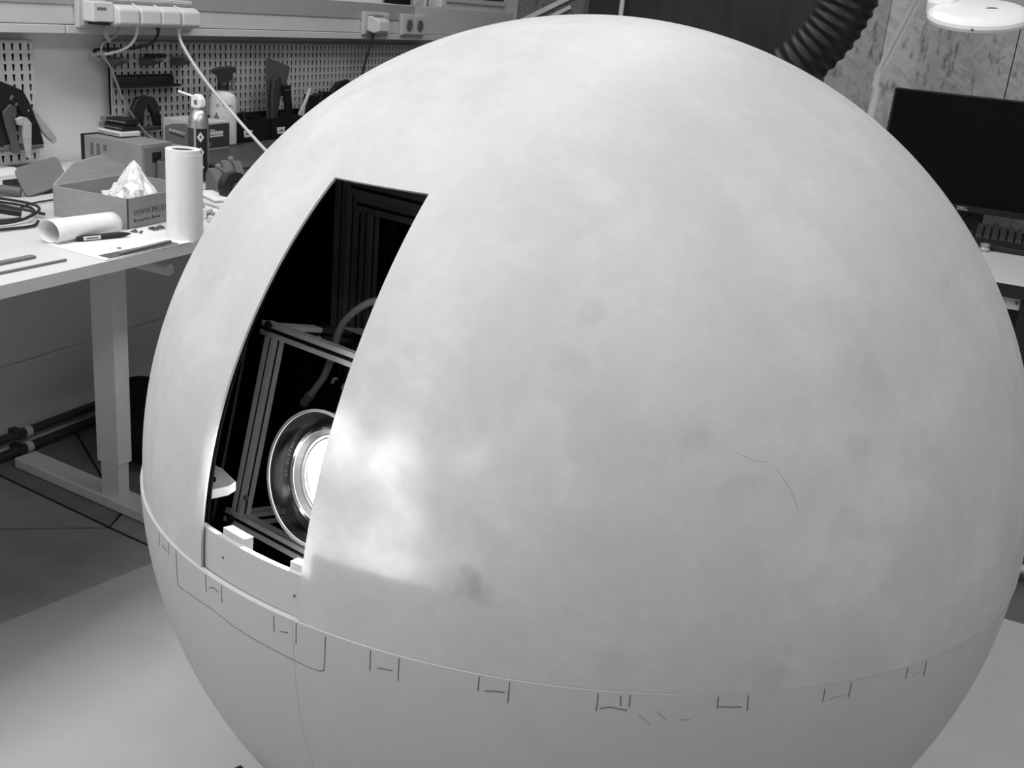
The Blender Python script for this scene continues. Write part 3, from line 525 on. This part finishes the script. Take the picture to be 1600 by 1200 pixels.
# bench supply with black drives on top
PS = desk_thing('bench_power_supply', 'grey bench power supply with side vents and black front edge', 'power supply', -2.040, 1.976)
MB().box(.010, .19, 0, .105, .003, .095).build('case', mat('instrument_grey', .24, .5), PS, bevel=.002); MB().box(0, .010, -.001, .106, 0, .097).build('bezel', 'black', PS, bevel=.001)
for k, x in enumerate((.030, .050, .072)): MB().box(x, x+.010, -.0006, .001, .050-(0 if k < 2 else -.012)+k*.002, .080).build('vent', 'greymid', PS)
MB().box(.030, .042, -.0006, .001, .012, .024).build('vent', 'greymid', PS)
MB().box(.1895, .191, .035, .066, .050, .074).build('socket_window', 'black', PS); MB().box(.1895, .1905, .010, .095, .012, .085).build('end_plate', 'grey', PS)
MB().lathe([(1e-5, 0), (.009, 0), (.010, .003), (.009, .012), (1e-5, .014)], 16, (.19, .090, .050), (1, 0, 0)).build('knob', 'offwhite', PS)
for k, (dz_, sx, sy, m_, lb) in enumerate(((.0005, .085, .060, 'offwhite', 'white slim case under the black drives on the power supply'), (.0125, .062, .046, 'black', 'lower black drive stacked on the power supply'), (.0275, .062, .044, 'black', 'upper black drive topmost on the power supply'))):
    t = thing('stacked_case', lb, 'case', (-1.985+.004*k, 2.045+.003*k, DZ+.0975+dz_), R_(-6+4*k), group='cases stacked on the power supply')
    hh = .011 if k == 0 else .0135; MB().box(-sx/2, sx/2, -sy/2, sy/2, 0, hh).build('body', m_, t, bevel=.002); MB().box(-sx/2+.004, sx/2-.004, -sy/2-.0006, -sy/2+.001, hh*.35, hh*.55).build('label_strip', 'grey', t)
    if k: MB().box(-sx/2-.022, -sx/2, -sy/2+.004, sy/2-.004, .001, hh-.001).build('end_block', 'grey', t, bevel=.001)
gb = desk_thing('grey_box', 'small dark grey box between the power supply and the paper roll', 'box', -1.845, 2.02, R_(8)); MB().box(0, .055, 0, .06, 0, .055).build('body', 'greymid', gb, bevel=.002); MB().box(.004, .051, .004, .056, .055, .058).build('lid', 'dark', gb, bevel=.001)
# grey case lid tilted at left, with dark base, white papers behind
LD = desk_thing('open_case', 'grey rounded case lid propped open above a dark base', 'case', -1.90, 1.74, R_(0))
import mathutils
def rounded(w, h, r, n=5):
    pts = []
    for cx, cy, a0 in ((w-r, h-r, 0), (r, h-r, 90), (r, r, 180), (w-r, r, 270)):
        for k in range(n+1): a = R_(a0+90*k/n); pts.append((cx+r*math.cos(a), cy+r*math.sin(a)))
    return pts
A_ = Vector((-1.885, 1.668, .755)); ex = Vector((-.015, .135, .014)); ey = Vector((-.076, .037, .047)); lw, lh = ex.length, ey.length; nrm_ = ex.cross(ey).normalized()
lid = MB().prism([A_+ex*(a/lw)+ey*(b/lh)-Vector((-1.90, 1.74, DZ)) for a, b in rounded(lw, lh, .016)], -nrm_*.006); lid.build('lid', mat('case_grey', .145, .6), LD, bevel=.0015)
MB().box(-.13, .006, -.010, .095, 0, .011).build('base', 'black', LD, bevel=.003)
hg = MB().obox(A_-Vector((-1.90, 1.74, DZ))+Vector((-.004, .01, -.004)), ex*.8, (-.006, 0, .004), (0, 0, .005)).build('hinge', 'dark', LD)
for k, (poly, lb) in enumerate((([(-2.178, 1.45), (-2.07, 1.45), (-2.062, 1.86), (-2.178, 1.86)], 'large white sheet under the pale pegboard'), ([(-2.17, 1.935), (-2.055, 1.905), (-2.05, 1.95), (-2.165, 2.0)], 'white paper corner beside the grey lid'))):
    p = MB().prism([(x, y, DZ+.0003+.004*k) for x, y in poly], (0, 0, .012 if k == 0 else .004)).build('paper_sheet', 'paper'); tag(p, lb, 'paper', 'papers at the back of the desk')
gc = thing('rounded_handle', 'dark grey rounded grip lying left of the tilted lid', 'tool', (-1.93, 1.655, DZ)); MB().tube([(-.03, -.03, .012), (0, -.01, .014), (.03, .012, .011)], .0105, 12).build('grip', 'greymid', gc)
# black cable coil
co = desk_thing('cable_coil', 'coiled black cable lying on the white desk at far left', 'cable', -1.85, 1.48)
def ring(cx, cy, rx, ry, z, a0, a1, rot=0., n=26): return [(cx+rx*math.cos(t)*math.cos(rot)-ry*math.sin(t)*math.sin(rot), cy+rx*math.cos(t)*math.sin(rot)+ry*math.sin(t)*math.cos(rot), z+.003*math.sin(3*t)) for t in [R_(a0)+(R_(a1)-R_(a0))*i/n for i in range(n+1)]]
MB().tube(ring(0, -.02, .155, .118, .009, 0, 360, .25)+ring(.012, -.015, .160, .112, .018, 10, 350, .15), .0029, 10, 2).build('loop', 'rubber', co)
MB().tube([(.17, .03, .005), (.19, -.0, .004), (.185, -.045, .004), (.16, -.12, .004), (.10, -.2, .004)], .0029, 10).build('loop', 'rubber', co)
MB().tube([(-.02, -.10, .024), (.05, .0, .026), (.10, .05, .016), (.14, .075, .008)], .0029, 10).build('loop', 'rubber', co)
MB().tube([(.08, .05, .005), (.03, .14, .004), (.03, .24, .004), (.05, .34, .004), (.06, .42, .004)], .002, 8).build('thin_lead', 'rubber', co)
MB().tube([(.04, -.06, .03), (.085, -.01, .022), (.12, .035, .012)], lambda i, L: .0075 if i > L*.35 else .0055, 10).build('connector', 'black', co)
# curled paper, marker, screws, strips
cp = desk_thing('curled_sheet', 'white paper sheet curled into a loose roll lying on the desk', 'paper', -1.527, 1.408, R_(0))
ax = Vector((.004, .152, 0)); spir = []
for k in range(34):
    a = R_(-18+k*10.5); r_ = .0240+.00012*k; spir.append((-.022-r_*math.sin(a)*1.0+.006, 0, .0215-r_*math.cos(a)*.84))
c0 = MB(); nn_ = len(spir); rows = 8
sv = []
for j in range(rows+1):
    s_ = j/rows; sc = 1-.10*s_
    for (x, y, z) in spir: sv.append((x*sc+ax.x*s_-.012*s_*0, ax.y*s_+(.0 if j else 0), z*sc+.0006))
fs = [(j*nn_+i, j*nn_+i+1, (j+1)*nn_+i+1, (j+1)*nn_+i) for j in range(rows) for i in range(nn_-1)]
sheet_o = c0.add(sv, fs).build('sheet', 'paper', cp, ang=60); sd_ = sheet_o.modifiers.new('thickness', 'SOLIDIFY'); sd_.thickness = .0006
fs_ = MB().prism([(-1.515, 1.400, DZ+.0003), (-1.362, 1.386, DZ+.0003), (-1.356, 1.60, DZ+.0003), (-1.500, 1.66, DZ+.0003)], (0, 0, .0014)).build('paper_pad', 'paper', None); fs_.location.x = -.025; tag(fs_, 'flat white paper pad at the front desk edge beneath the marker', 'paper')
mk = thing('marker_pen', 'black marker pen with white label lying before the curled sheet', 'pen', (-1.518, 1.448, DZ+.0075), 0)
dv = Vector((.034, .104, 0)).normalized(); L_ = .108
MB().lathe([(1e-5, 0), (.003, .002), (.0052, .012), (.0055, .03), (.0055, .085), (.0046, .095), (.0016, .108), (1e-5, .108)], 16, (0, 0, 0), dv).build('barrel', 'black', mk)
sdv = Vector((dv.y, -dv.x, 0)); MB().obox(sdv*.0036+dv*.012+Vector((0, 0, -.0036)), dv*.034, sdv*.0022, (0, 0, .0072)).build('label', 'label', mk, bevel=.0006)
MB().obox(sdv*.0058+dv*.018+Vector((0, 0, -.001)), dv*.022, sdv*.0004, (0, 0, .002)).build('print_line', 'ink', mk)
scg = ['screws scattered between box and paper roll']
for k in range(26):
    big = k > 6; cx, cy = ((-1.497, 1.638) if big else (-1.500, 1.588)); x = cx+random.uniform(-.012, .012); y = cy+random.uniform(-.022, .022)*(1 if big else .4)
    s_ = thing('screw', 'tiny steel screw in the loose pile by the paper roll' if big else 'tiny steel screw in the small pile by the marker tip', 'screw', (x, y, DZ+.0042), random.uniform(0, 6.28), 'screws by the paper roll' if big else 'screws by the marker tip')
    MB().lathe([(1e-5, 0), (.0022, 0), (.0022, .0015), (.0011, .002), (.0011, .008), (1e-5, .009)], 8, (0, 0, 0), (1, 0, 0)).build('body', 'gunmetal', s_)
def strip(label, a, b, wd, th_, m_, cat='strip', name='metal_strip', z=DZ+.0004, grp=None):
    a, b = Vector((*a, z)), Vector((*b, z)); d_ = (b-a).normalized(); s_ = Vector((-d_.y, d_.x, 0))*wd
    t = thing(name, label, cat, a, 0, grp); MB().obox(-s_/2, b-a, s_, (0, 0, th_)).build('bar', m_, t, bevel=min(th_, wd)*.2); return t
strip('wide dull steel ruler along the front desk edge under the roll', (-1.402, 1.40), (-1.396, 1.57), .026, .0012, 'gunmetal', 'ruler', 'steel_ruler', DZ+.002)
strip('narrow grey bar lying on the wide steel ruler', (-1.393, 1.43), (-1.400, 1.565), .008, .004, 'grey', grp=None, z=DZ+.0034)
strip('thick dark grey bar at far left of the desk', (-1.487, 1.12), (-1.482, 1.318), .013, .005, 'grey')
strip('thin dark grey rod in front at far left', (-1.438, 1.10), (-1.430, 1.34), .005, .004, 'grey')
sm = MB().lathe([(1e-5, 0), (.004, 0), (.004, .003), (1e-5, .003)], 10); so_ = sm.build('washer', 'steel'); so_.location = (-1.428, 1.462, DZ+.0019); tag(so_, 'tiny steel washer on the paper pad before the ruler', 'washer')
# duster can
SC = desk_thing('air_duster_can', 'silver air duster can with white nozzle and black hazard label', 'spray can', -1.795, 2.112)
MB().lathe([(1e-5, 0), (.023, 0), (.0245, .004), (.0245, .148), (.0240, .152), (.0215, .163), (.0165, .172), (.0125, .176), (.0125, .180), (1e-5, .180)], 36).build('can', 'silver', SC)
MB().lathe([(.0247, .006), (.0249, .006), (.0249, .134), (.0247, .134), (.0247, .006)], 20, (0, 0, 0), (0, 0, 1), R_(-62), R_(10)).build('black_label', 'black', SC)
MB().lathe([(.0247, .006), (.0249, .006), (.0249, .134), (.0247, .134), (.0247, .006)], 16, (0, 0, 0), (0, 0, 1), R_(-130), R_(-75)).build('grey_label', 'dark', SC)
for k in range(3):
    a = R_(-38); c_ = Vector((math.cos(a), math.sin(a), 0)); t_ = Vector((-c_.y, c_.x, 0)); o_ = c_*.0250+Vector((0, 0, .114-k*.036))
    dmo = MB().prism([o_+t_*.0085, o_+Vector((0, 0, .0125)), o_-t_*.0085, o_-Vector((0, 0, .0125))], c_*.0006).build('hazard_diamond', 'label', SC)
    MB().prism([o_+t_*.003+c_*.0006, o_+Vector((0, 0, .006))+c_*.0006, o_-t_*.003+c_*.0006, o_-Vector((0, 0, .004))+c_*.0006], c_*.0004).build('symbol', 'ink', dmo)
MB().prism([(-.015, -.010, .180), (-.015, -.010, .206), (-.004, -.010, .214), (.006, -.010, .213), (.016, -.010, .203), (.017, -.010, .186), (.010, -.010, .180)], (0, .02, 0)).build('nozzle', 'white', SC, bevel=.004)
MB().box(.004-.008, .006, -.0107, -.0095, .189, .200).build('nozzle_window', 'grey', SC); MB().cyl((-.012, 0, .206), (-.050, -.012, .215), .0028).build('straw', 'white', SC)
# dark storage case carrying boxes and bins
CA = desk_thing('storage_case', 'flat dark grey storage case under the bins and boxes', 'case', -2.15, 2.17)
MB().box(0, .41, 0, .83, 0, .030).build('tray', 'dark', CA, bevel=.004); MB().box(.002, .408, .002, .828, .031, .0375).build('lid', mat('lid_grey', .055, .5), CA, bevel=.003)
for y in (.12, .55): MB().box(.408, .413, y, y+.05, .018, .036).build('latch', 'black', CA)
CZ = DZ+.0382
B2 = thing('parts_box', 'pale box with dark printed panel behind the duster can', 'box', (-1.960, 2.322, CZ), R_(0))
MB().box(-.134, 0, 0, .112, 0, .073).build('carton', mat('carton_white', .5, .6), B2, bevel=.001); MB().box(-.134, .0006, .012, .112, .004, .068).build('dark_panel', mat('carton_print', .04, .6), B2)
MB().prism([(-.128, -.0005, .008), (-.01, -.0005, .005), (-.01, -.0005, .060), (-.06, -.0005, .065), (-.10, -.0005, .060), (-.128, -.0005, .050)], (0, -.0004, 0)).build('grey_print', 'grey', B2)
MB().prism([(-.112, -.0009, .036), (-.06, -.0009, .030), (-.06, -.0009, .027), (-.112, -.0009, .033)], (0, -.0004, 0)).build('black_bar', 'black', B2)
for k in range(7): MB().box(-.112+k*.008, -.107+k*.008, -.0013, -.0009, .040-k*.0007, .046-k*.0007).build('print_block', 'label', B2)
MB().box(.0006, .0010, .030, .085, .034, .038).build('print_underline', 'label', B2)
for k in range(7): MB().box(.0006, .0010, .030+k*.008, .0365+k*.008, .040, .049).build('print_block', 'label', B2)
MB().box(.0006, .0010, .030, .05, .051, .054).build('print_underline', 'label', B2); MB().box(.0006, .0010, .02, .034, .012, .020).build('print_underline', 'grey', B2)
SB = thing('spray_bottle', 'white spray bottle with black trigger head behind the parts box', 'spray bottle', (-2.02, 2.482, CZ-.0)) ; SB.scale = (1, 1, .94)
MB().lathe([(1e-5, 0), (.034, 0), (.037, .004), (.037, .120), (.0365, .132), (.033, .143), (.022, .151), (.014, .154), (.014, .163), (1e-5, .163)], 36).build('bottle', 'offwhite', SB)
MB().lathe([(1e-5, .158), (.0165, .158), (.0165, .176), (.012, .182), (1e-5, .182)], 20).build('collar', 'black', SB)
hd = Vector((.62, .78, 0)); sdv = Vector((-.78, .62, 0))*.013
MB().prism([hd*-.030-sdv+Vector((0, 0, .215)), hd*-.031-sdv+Vector((0, 0, .205)), hd*-.016-sdv+Vector((0, 0, .196)), hd*-.014-sdv+Vector((0, 0, .178)), hd*.014-sdv+Vector((0, 0, .178)), hd*.020-sdv+Vector((0, 0, .205)), hd*.034-sdv+Vector((0, 0, .214)), hd*.034-sdv+Vector((0, 0, .226)), hd*.018-sdv+Vector((0, 0, .228)), hd*-.016-sdv+Vector((0, 0, .221))], sdv*2).build('trigger_head', 'black', SB, bevel=.003)
MB().tube([hd*.022+Vector((0, 0, .205)), hd*.028+Vector((0, 0, .188)), hd*.025+Vector((0, 0, .170)), hd*.030+Vector((0, 0, .158))], .0042, 8).build('trigger', 'greymid', SB)
va = Vector((2.02, -2.474, 0)).normalized(); vt = Vector((-va.y, va.x, 0))
for i, ch in enumerate('W\u00dcRTH'):
    a = math.atan2(va.y, va.x)+R_(-4+i*8.5); cc = Vector((math.cos(a), math.sin(a), 0)); text('logo_letter', ch, .010, frame_mat(cc*.0372+Vector((0, 0, .112)), (-math.sin(a), math.cos(a), 0), (0, 0, 1)), 'ink', SB, .0002)
a = math.atan2(va.y, va.x)+R_(-24); cc = Vector((math.cos(a), math.sin(a), 0)); MB().lathe([(.0028, 0), (.0045, 0), (.0045, .0006), (.0028, .0006), (.0028, 0)], 16, cc*.037+Vector((0, 0, .115)), cc).build('logo_ring', 'grey', SB)
a -= R_(6); cc = Vector((math.cos(a), math.sin(a), 0)); tt = Vector((-cc.y, cc.x, 0)); MB().prism([cc*.0368+tt*.009+Vector((0, 0, .078)), cc*.0372+Vector((0, 0, .096)), cc*.0368-tt*.009+Vector((0, 0, .078))], cc*.0006).build('warning_triangle', 'grey', SB)
for k in range(3):
    t = thing('storage_bin', ['black bin with white label right of the spray bottle', 'black bin with white label holding the scraper', 'black bin nearest the globe holding the brush'][k], 'bin', (-2.135, 2.520+k*.158, CZ), group='black bins on the case')
    y1 = .150
    MB().box(0, .135, 0, y1, 0, .003).build('floor_panel', 'blackm', t)
    for a in ((0, .004, 0, y1, .003, .062), (.131, .135, 0, y1, .003, .062), (.004, .131, 0, .004, .003, .062), (.004, .131, y1-.004, y1, .003, .062)): MB().box(*a).build('wall_panel', 'blackm', t, bevel=.001)
    if k < 2:
        l = MB().prism([(.135, .026, .034), (.135, .066, .034), (.135, .062, .015), (.135, .030, .015)], (.0015, 0, 0)).build('label_holder', 'label', t); MB().box(.1366, .1370, .036, .056, .022, .027).build('label_print', 'grey', l)
flat('scraper', 'wide steel scraper standing blade up in the black bin', 'scraper', [(2.775, 1.009), (2.787, 1.016), (2.899, .988), (2.890, .957), (2.874, .919), (2.862, .899), (2.816, .901), (2.800, .800), (2.788, .800)], -2.10, .003, 'gunmetal', .0005)
flat('knife_handle', 'black handled cutter standing in front of the scraper', 'knife', [(2.820, .938), (2.857, .937), (2.865, .882), (2.874, .842), (2.868, .798), (2.845, .798), (2.838, .873)], -2.075, .014, 'black', .003, extra=[('slider', [(2.828, .925), (2.848, .924), (2.848, .921), (2.828, .922)], .014, .002, 'grey')])
flat('dark_pliers', 'dark pliers standing behind the black cutter handle', 'pliers', [(2.798, .955), (2.820, .962), (2.838, .955), (2.833, .901), (2.818, .844), (2.812, .798), (2.794, .798), (2.789, .903)], -2.092, .012, 'dark', .003)
flat('paint_brush', 'pale slanted brush handle standing in the bin by the globe', 'brush', [(3.006, .921), (3.017, .914), (2.985, .865), (2.975, .814), (2.963, .800), (2.942, .800), (2.952, .846), (2.979, .875)], -2.10, .006, 'offwhite', .002)
flat('tool_holster', 'dark pronged tool behind the pale brush handle', 'tool', [(3.02, .898), (3.06, .890), (3.075, .900), (3.085, .870), (3.10, .905), (3.16, .90), (3.2, .93), (3.26, .94), (3.26, .80), (3.02, .80)], -2.128, .02, 'black', .002)
flat('thin_dark_rod', 'thin dark rod leaning out of the first black bin', 'rod', [(2.625, .868), (2.632, .868), (2.655, .798), (2.645, .798)], -2.07, .006, 'dark', .001)
# grey clamp bodies in front of the case
def clamp_tool(name, label, x, y, rz, z=DZ, wheel=True):
    t = thing(name, label, 'tool', (x, y, z+.0004), rz, 'grey clamp tools by the case')
    MB().prism([(-.055, -.025, 0), (.055, -.025, 0), (.055, -.025, .028), (.020, -.025, .038), (-.018, -.025, .060), (-.040, -.025, .064), (-.055, -.025, .045)], (0, .05, 0)).build('body', 'greymid', t, bevel=.006)
    MB().ball((-.034, 0, .066), .0075).build('knob', 'grey', t); MB().ball((.026, .006, .040), .0075).build('knob', 'grey', t)
    MB().tube([(-.034, .0, .064), (0, .004, .058), (.026, .006, .042)], .004, 8).build('link_rod', 'greymid', t)
    MB().box(-.06, .06, .026, .034, 0, .04).build('back_plate', 'dark', t, bevel=.002)
    if wheel:
        w = MB().lathe([(.012, -.012), (.034, -.012), (.036, -.006), (.030, 0), (.036, .006), (.034, .012), (.012, .012), (.012, -.012)], 32, (.062, -.004, .036), (1, .2, 0)).build('wheel', 'black', t); MB().cyl((.046, -.007, .036), (.080, 0, .036), .012).build('hub', 'dark', w)
clamp_tool('bench_clamp', 'grey clamp tool with black wheel on the desk by the globe', -1.632, 2.008, R_(-28)); clamp_tool('bench_clamp', 'grey clamp tool lying between the black wheel and storage case', -1.690, 2.115, R_(-40), DZ, False)
ban = thing('black_lever', 'bent black lever rising left of the rear clamp', 'tool', (-1.735, 2.09, DZ)); MB().tube([(0, 0, .0), (-.004, .0, .030), (.004, .004, .046), (.030, .020, .034)], .0035, 8).build('lever', 'black', ban)
for k, (x, y, rz, sx, sy, hh, m_, lb) in enumerate(((-1.60, 1.965, -.5, .12, .09, .004, 'paper', 'white booklet topmost in the pile beside the paper roll'), (-1.575, 1.93, -.3, .13, .09, .004, 'papershade', 'grey booklet under the white one beside the roll'), (-1.56, 1.90, -.15, .13, .10, .005, 'paper', 'lowest white booklet of the pile beside the roll'))):
    t = thing('booklet', lb, 'booklet', (x, y, DZ+.0004+(2-k)*.0065), rz, 'booklets beside the paper roll'); MB().box(-sx/2, sx/2, -sy/2, sy/2, 0, hh).build('pages', m_, t); MB().box(-sx/2, -sx/2+.004, -sy/2-.0005, sy/2+.0005, -.0001, hh+.0003).build('spine', 'black', t)
for k, (x, y, m_, lb) in enumerate(((-1.515, 1.80, 'offwhite', 'small white module with black face beside the roll'), (-1.488, 1.835, 'grey', 'small grey module beside the white one'), (-1.475, 1.785, 'knobw', 'small glossy part nearest the roll foot'))):
    t = desk_thing('small_module', lb, 'electronics', x, y, .3*k, 'small modules beside the roll'); MB().box(-.014, .014, -.012, .012, 0, .020-.004*k).build('case', m_, t, bevel=.002); MB().box(.0138, .0150, -.008, .010, .002, .011).build('face', 'black', t); MB().cyl((-.004, 0, .02-.004*k), (-.004, 0, .026-.004*k), .004).build('post', 'steel', t)

# things above the trunking
for k, (y, wd, hh, m_, lb) in enumerate(((3.60, .09, .2, 'blackm', 'black box edge standing on the trunking'), (3.72, .07, .2, 'trunk', 'pale box standing on the trunking'), (3.93, .045, .2, 'offwhite', 'white upright post on the trunking'))):
    t = thing('upright_box', lb, 'box', (-2.19, y, 1.1975), 0, 'objects on top of the trunking'); MB().box(0, .06, 0, wd, 0, hh).build('body', m_, t, bevel=.003); MB().box(.0595, .061, .008, wd-.008, .01, hh-.02).build('face', m_, t)
ws = thing('window_sill_board', 'pale sill board running above the far trunking', 'board', (-2.19, 3.98, 1.22)); MB().box(0, .03, 0, .62, 0, .018).build('board', 'trunk', ws, bevel=.002); MB().box(0, .012, 0, .62, .02, .5).build('dark_panel', 'dark', ws)
MB().box(0, .02, 0, .62, -.024, 0).build('support', 'trunk', ws)

# ================================================================== BACK AND RIGHT
db = thing('dark_board', 'tall dark board leaning against the far particle board wall', 'board', (-1.83, 4.76, 0)); MB().box(0, 1.35, 0, .03, 0, 2.0).build('panel', 'darkboard', db, bevel=.002); MB().box(-.012, 0, -.004, .034, 0, 2.0).build('edge_strip', 'greymid', db)
fp = thing('thin_pole', 'thin pale vertical pole in front of the dark board', 'pole', (-1.655, 4.70, 0)); MB().cyl((0, 0, 0), (0, 0, 2.1), .011).build('tube', 'pole', fp); MB().cyl((0, 0, 0), (0, 0, .02), .06, .05).build('foot', 'dark', fp)
for k, (x0, z0, x1, z1, wd, lb) in enumerate(((-2.20, 1.145, -1.90, 1.305, .022, 'upper pale diagonal batten on the far wall'), (-2.09, 1.155, -1.93, 1.245, .018, 'lower pale diagonal batten on the far wall'))):
    t = thing('batten', lb, 'batten', (x0, 4.78, z0), 0, 'diagonal battens on the far wall'); d_ = Vector((x1-x0, 0, z1-z0)); s_ = Vector((-d_.z, 0, d_.x)).normalized()*wd; MB().obox(-s_/2, d_, s_, (0, .015, 0)).build('strip', 'pole', t, bevel=.002)
# ribbed hose
hp = [Vector(p) for p in ((-.38, 3.05, 1.75), (-.405, 3.02, 1.58), (-.425, 3.0, 1.42), (-.445, 3.0, 1.325), (-.483, 3.0, 1.236), (-.548, 3.0, 1.155), (-.640, 3.0, 1.075), (-.75, 2.98, .98), (-.84, 2.95, .86))]
hs = thing('ventilation_hose', 'thick black ribbed ventilation hose curving down behind the globe', 'hose', hp[-1])
cum = []
def hose_r(i, L): return .068+.0030*math.cos(i*2*math.pi/12)
MB().tube([p-hp[-1] for p in hp], hose_r, 36, 46).build('ribbed_tube', 'hose', hs, ang=70)
MB().lathe([(.072, 0), (.080, 0), (.080, .04), (.072, .04), (.072, 0)], 32, hp[0]-hp[-1]-Vector((0, 0, .0)), (0, 0, 1)).build('cuff', 'dark', hs)
# right desk
RD = thing('computer_desk', 'white topped desk with dark edge behind the globe at right', 'desk', (.3, 3.0, 0))
MB().box(-.78, .8, -.395, .40, .722, .750).build('desk_top', 'desk', RD, bevel=.001); MB().box(-.78, .8, -.402, -.396, .7205, .7495).build('edge_band', 'black', RD)
MB().box(-.70, -.195, -.375, -.355, .690, .7195).build('front_rail', 'offwhite', RD); MB().box(-.206, -.199, -.3765, -.3745, .703, .709).build('rail_screw', 'gunmetal', RD)
lg = MB().box(-.195, -.12, -.39, -.31, .03, .7195).build('leg', 'black', RD, bevel=.003); MB().box(-.20, -.115, -.392, .36, .0, .03).build('foot', 'black', lg)
lg = MB().box(-.72, -.66, .20, .28, .03, .7195).build('leg', 'black', RD); MB().box(-.73, -.65, -.30, .36, 0, .03).build('foot', 'black', lg)
MB().box(-.66, .7, .33, .35, .30, .715).build('back_apron', 'dark', RD)
MB().cyl((-.16, -.29, .035), (.55, -.29, .035), .012).build('foot_tube', 'offwhite', RD)
MN = thing('monitor', 'large black monitor on the desk behind the globe at right', 'monitor', (-.05, 3.27, .7504), R_(2))
tl = R_(-7); c_, s_ = math.cos(tl), math.sin(tl)
def tilt(mb, zc=.21): mb.v = [(x, y*c_-(z-zc)*s_, y*s_+(z-zc)*c_+zc) for x, y, z in mb.v]; return mb
tilt(MB().box(-.268, .268, -.012, .020, .055, .365)).build('housing', 'black', MN, bevel=.003); sc_ = tilt(MB().box(-.262, .262, -.0135, -.0118, .073, .360)).build('screen', 'screen', MN)
tilt(MB().box(-.268, .268, -.0145, -.0115, .055, .072)).build('lower_bezel', mat('bezel_black', .010, .4, spec=.25), MN, bevel=.001)
tx = text('logo_lettering', 'DELL', .013, frame_mat((-.04, -.0150, .059), (1, 0, 0), (0, 0, 1)), 'pale_ink', MN, .0003)
m4 = Matrix.Translation((0, 0, .21)) @ Matrix.Rotation(tl, 4, 'X') @ Matrix.Translation((0, 0, -.21)); tx.data.transform(m4)
MB().box(-.035, .035, .030, .050, .0, .20).build('stand_neck', 'black', MN, bevel=.004); MB().box(-.12, .12, -.02, .12, 0, .008).build('stand_foot', 'black', MN, bevel=.003); MB().tube([(.02, .04, .10), (.0, .02, .05), (-.06, .03, .012)], .004, 8).build('cord', 'rubber', MN)
KB = thing('keyboard', 'black keyboard with raised keys on the desk under the monitor', 'keyboard', (-.035, 3.005, .7504), 0)
MB().prism([(0, 0, 0), (0, 0, .014), (0, .07, .016), (0, .20, .030), (0, .205, 0)], (.45, 0, 0)).build('body', 'black', KB, bevel=.003)
kk = MB()
for r_ in range(6):
    for c in range(22):
        x = .010+c*.0196; y = .078+r_*.0200; z = .0165+(y-.07)*.108; kk.add([(x, y, z), (x+.017, y, z), (x+.017, y+.017, z+.0018), (x, y+.017, z+.0018), (x+.002, y+.002, z+.010), (x+.015, y+.002, z+.010), (x+.015, y+.015, z+.0115), (x+.002, y+.015, z+.0115)], [(4, 5, 6, 7), (0, 1, 5, 4), (1, 2, 6, 5), (2, 3, 7, 6), (3, 0, 4, 7)])
kk.build('keys', mat('key_plastic', .035, .3), KB, kind='stuff')
nt = thing('steel_nut', 'small shiny steel nut on the desk in front of the keyboard', 'nut', (.006, 2.983, .7504)); MB().lathe([(.005, 0), (.012, 0), (.012, .021), (.005, .021), (.005, 0)], 6).build('nut', 'steel', nt, bevel=.001); MB().lathe([(.0122, .006), (.0128, .009), (.0122, .012)], 16).build('collar', 'chrome', nt)
# magnifier lamp
ML = thing('magnifier_lamp', 'white round magnifier lamp on a jointed arm above the monitor', 'lamp', (-.345, 3.30, .7504))
b0 = Vector((-.345, 3.30, .7504)); el = Vector((-.370, 3.25, 1.155)); top = Vector((-.262, 3.20, 1.47)); nk = Vector((-.20, 2.80, 1.40)); hc = Vector((-.115, 2.60, 1.306))
MB().box(-.04, .04, -.03, .03, 0, .03).build('clamp', 'pole', ML, bevel=.003); MB().cyl((-.024, -.05, .03), (-.020, -.05, .36), .012).build('lower_arm', 'pole', ML); MB().box(-.03, -.012, -.056, -.03, .0, .04).build('clamp_pin', 'pole', ML)
MB().cyl(el-b0+Vector((0, 0, -.045)), el-b0+Vector((.002, 0, .01)), .010, .008).build('elbow_joint', 'pole', ML)
for s__ in (-.006, .006): MB().tube([el-b0+Vector((s__, 0, -.02)), top-b0+Vector((s__, 0, 0))], .0055, 10, 1).build('upper_arm', 'pole', ML)
MB().tube([top-b0, top-b0+Vector((.02, -.15, .03)), nk-b0, Vector((-.175, 2.66, 1.345))-b0], .008, 10).build('neck', 'pole', ML)
nh = Vector((-.03, -.27, .95)).normalized()
hd_ = MB().lathe([(1e-5, .014), (.080, .014), (.092, .011), (.102, .003), (.104, -.004), (.101, -.011), (.090, -.015), (1e-5, -.015)], 56, hc-b0, nh).build('head', 'magwhite', ML)
e_ = Vector((1, 0, 0)); e_ = (e_-nh*e_.dot(nh)).normalized(); f_ = nh.cross(e_)
hub = hc-b0-e_*.080+f_*.048; MB().lathe([(1e-5, .022), (.026, .022), (.032, .014), (.032, -.012), (1e-5, -.012)], 28, hub, nh).build('hub', 'magwhite', ML)
def on_head(a, b, h=.0142): return hc-b0+e_*a+f_*b+nh*h
MB().prism([on_head(-.103, .032, .0225), on_head(-.090, .036, .0225), on_head(-.090, .043, .0225), on_head(-.103, .039, .0225)], nh*.0004).build('label', 'grey', ML)
MB().prism([on_head(.010, .0), on_head(.018, .008), on_head(.030, .008), on_head(.036, .003), on_head(.026, .001)], nh*.0006).build('switch_slot', 'black', ML)
q_ = on_head(-.002, -.1025, -.004); MB().ball(q_, .003, 6).build('screw', 'gunmetal', ML)
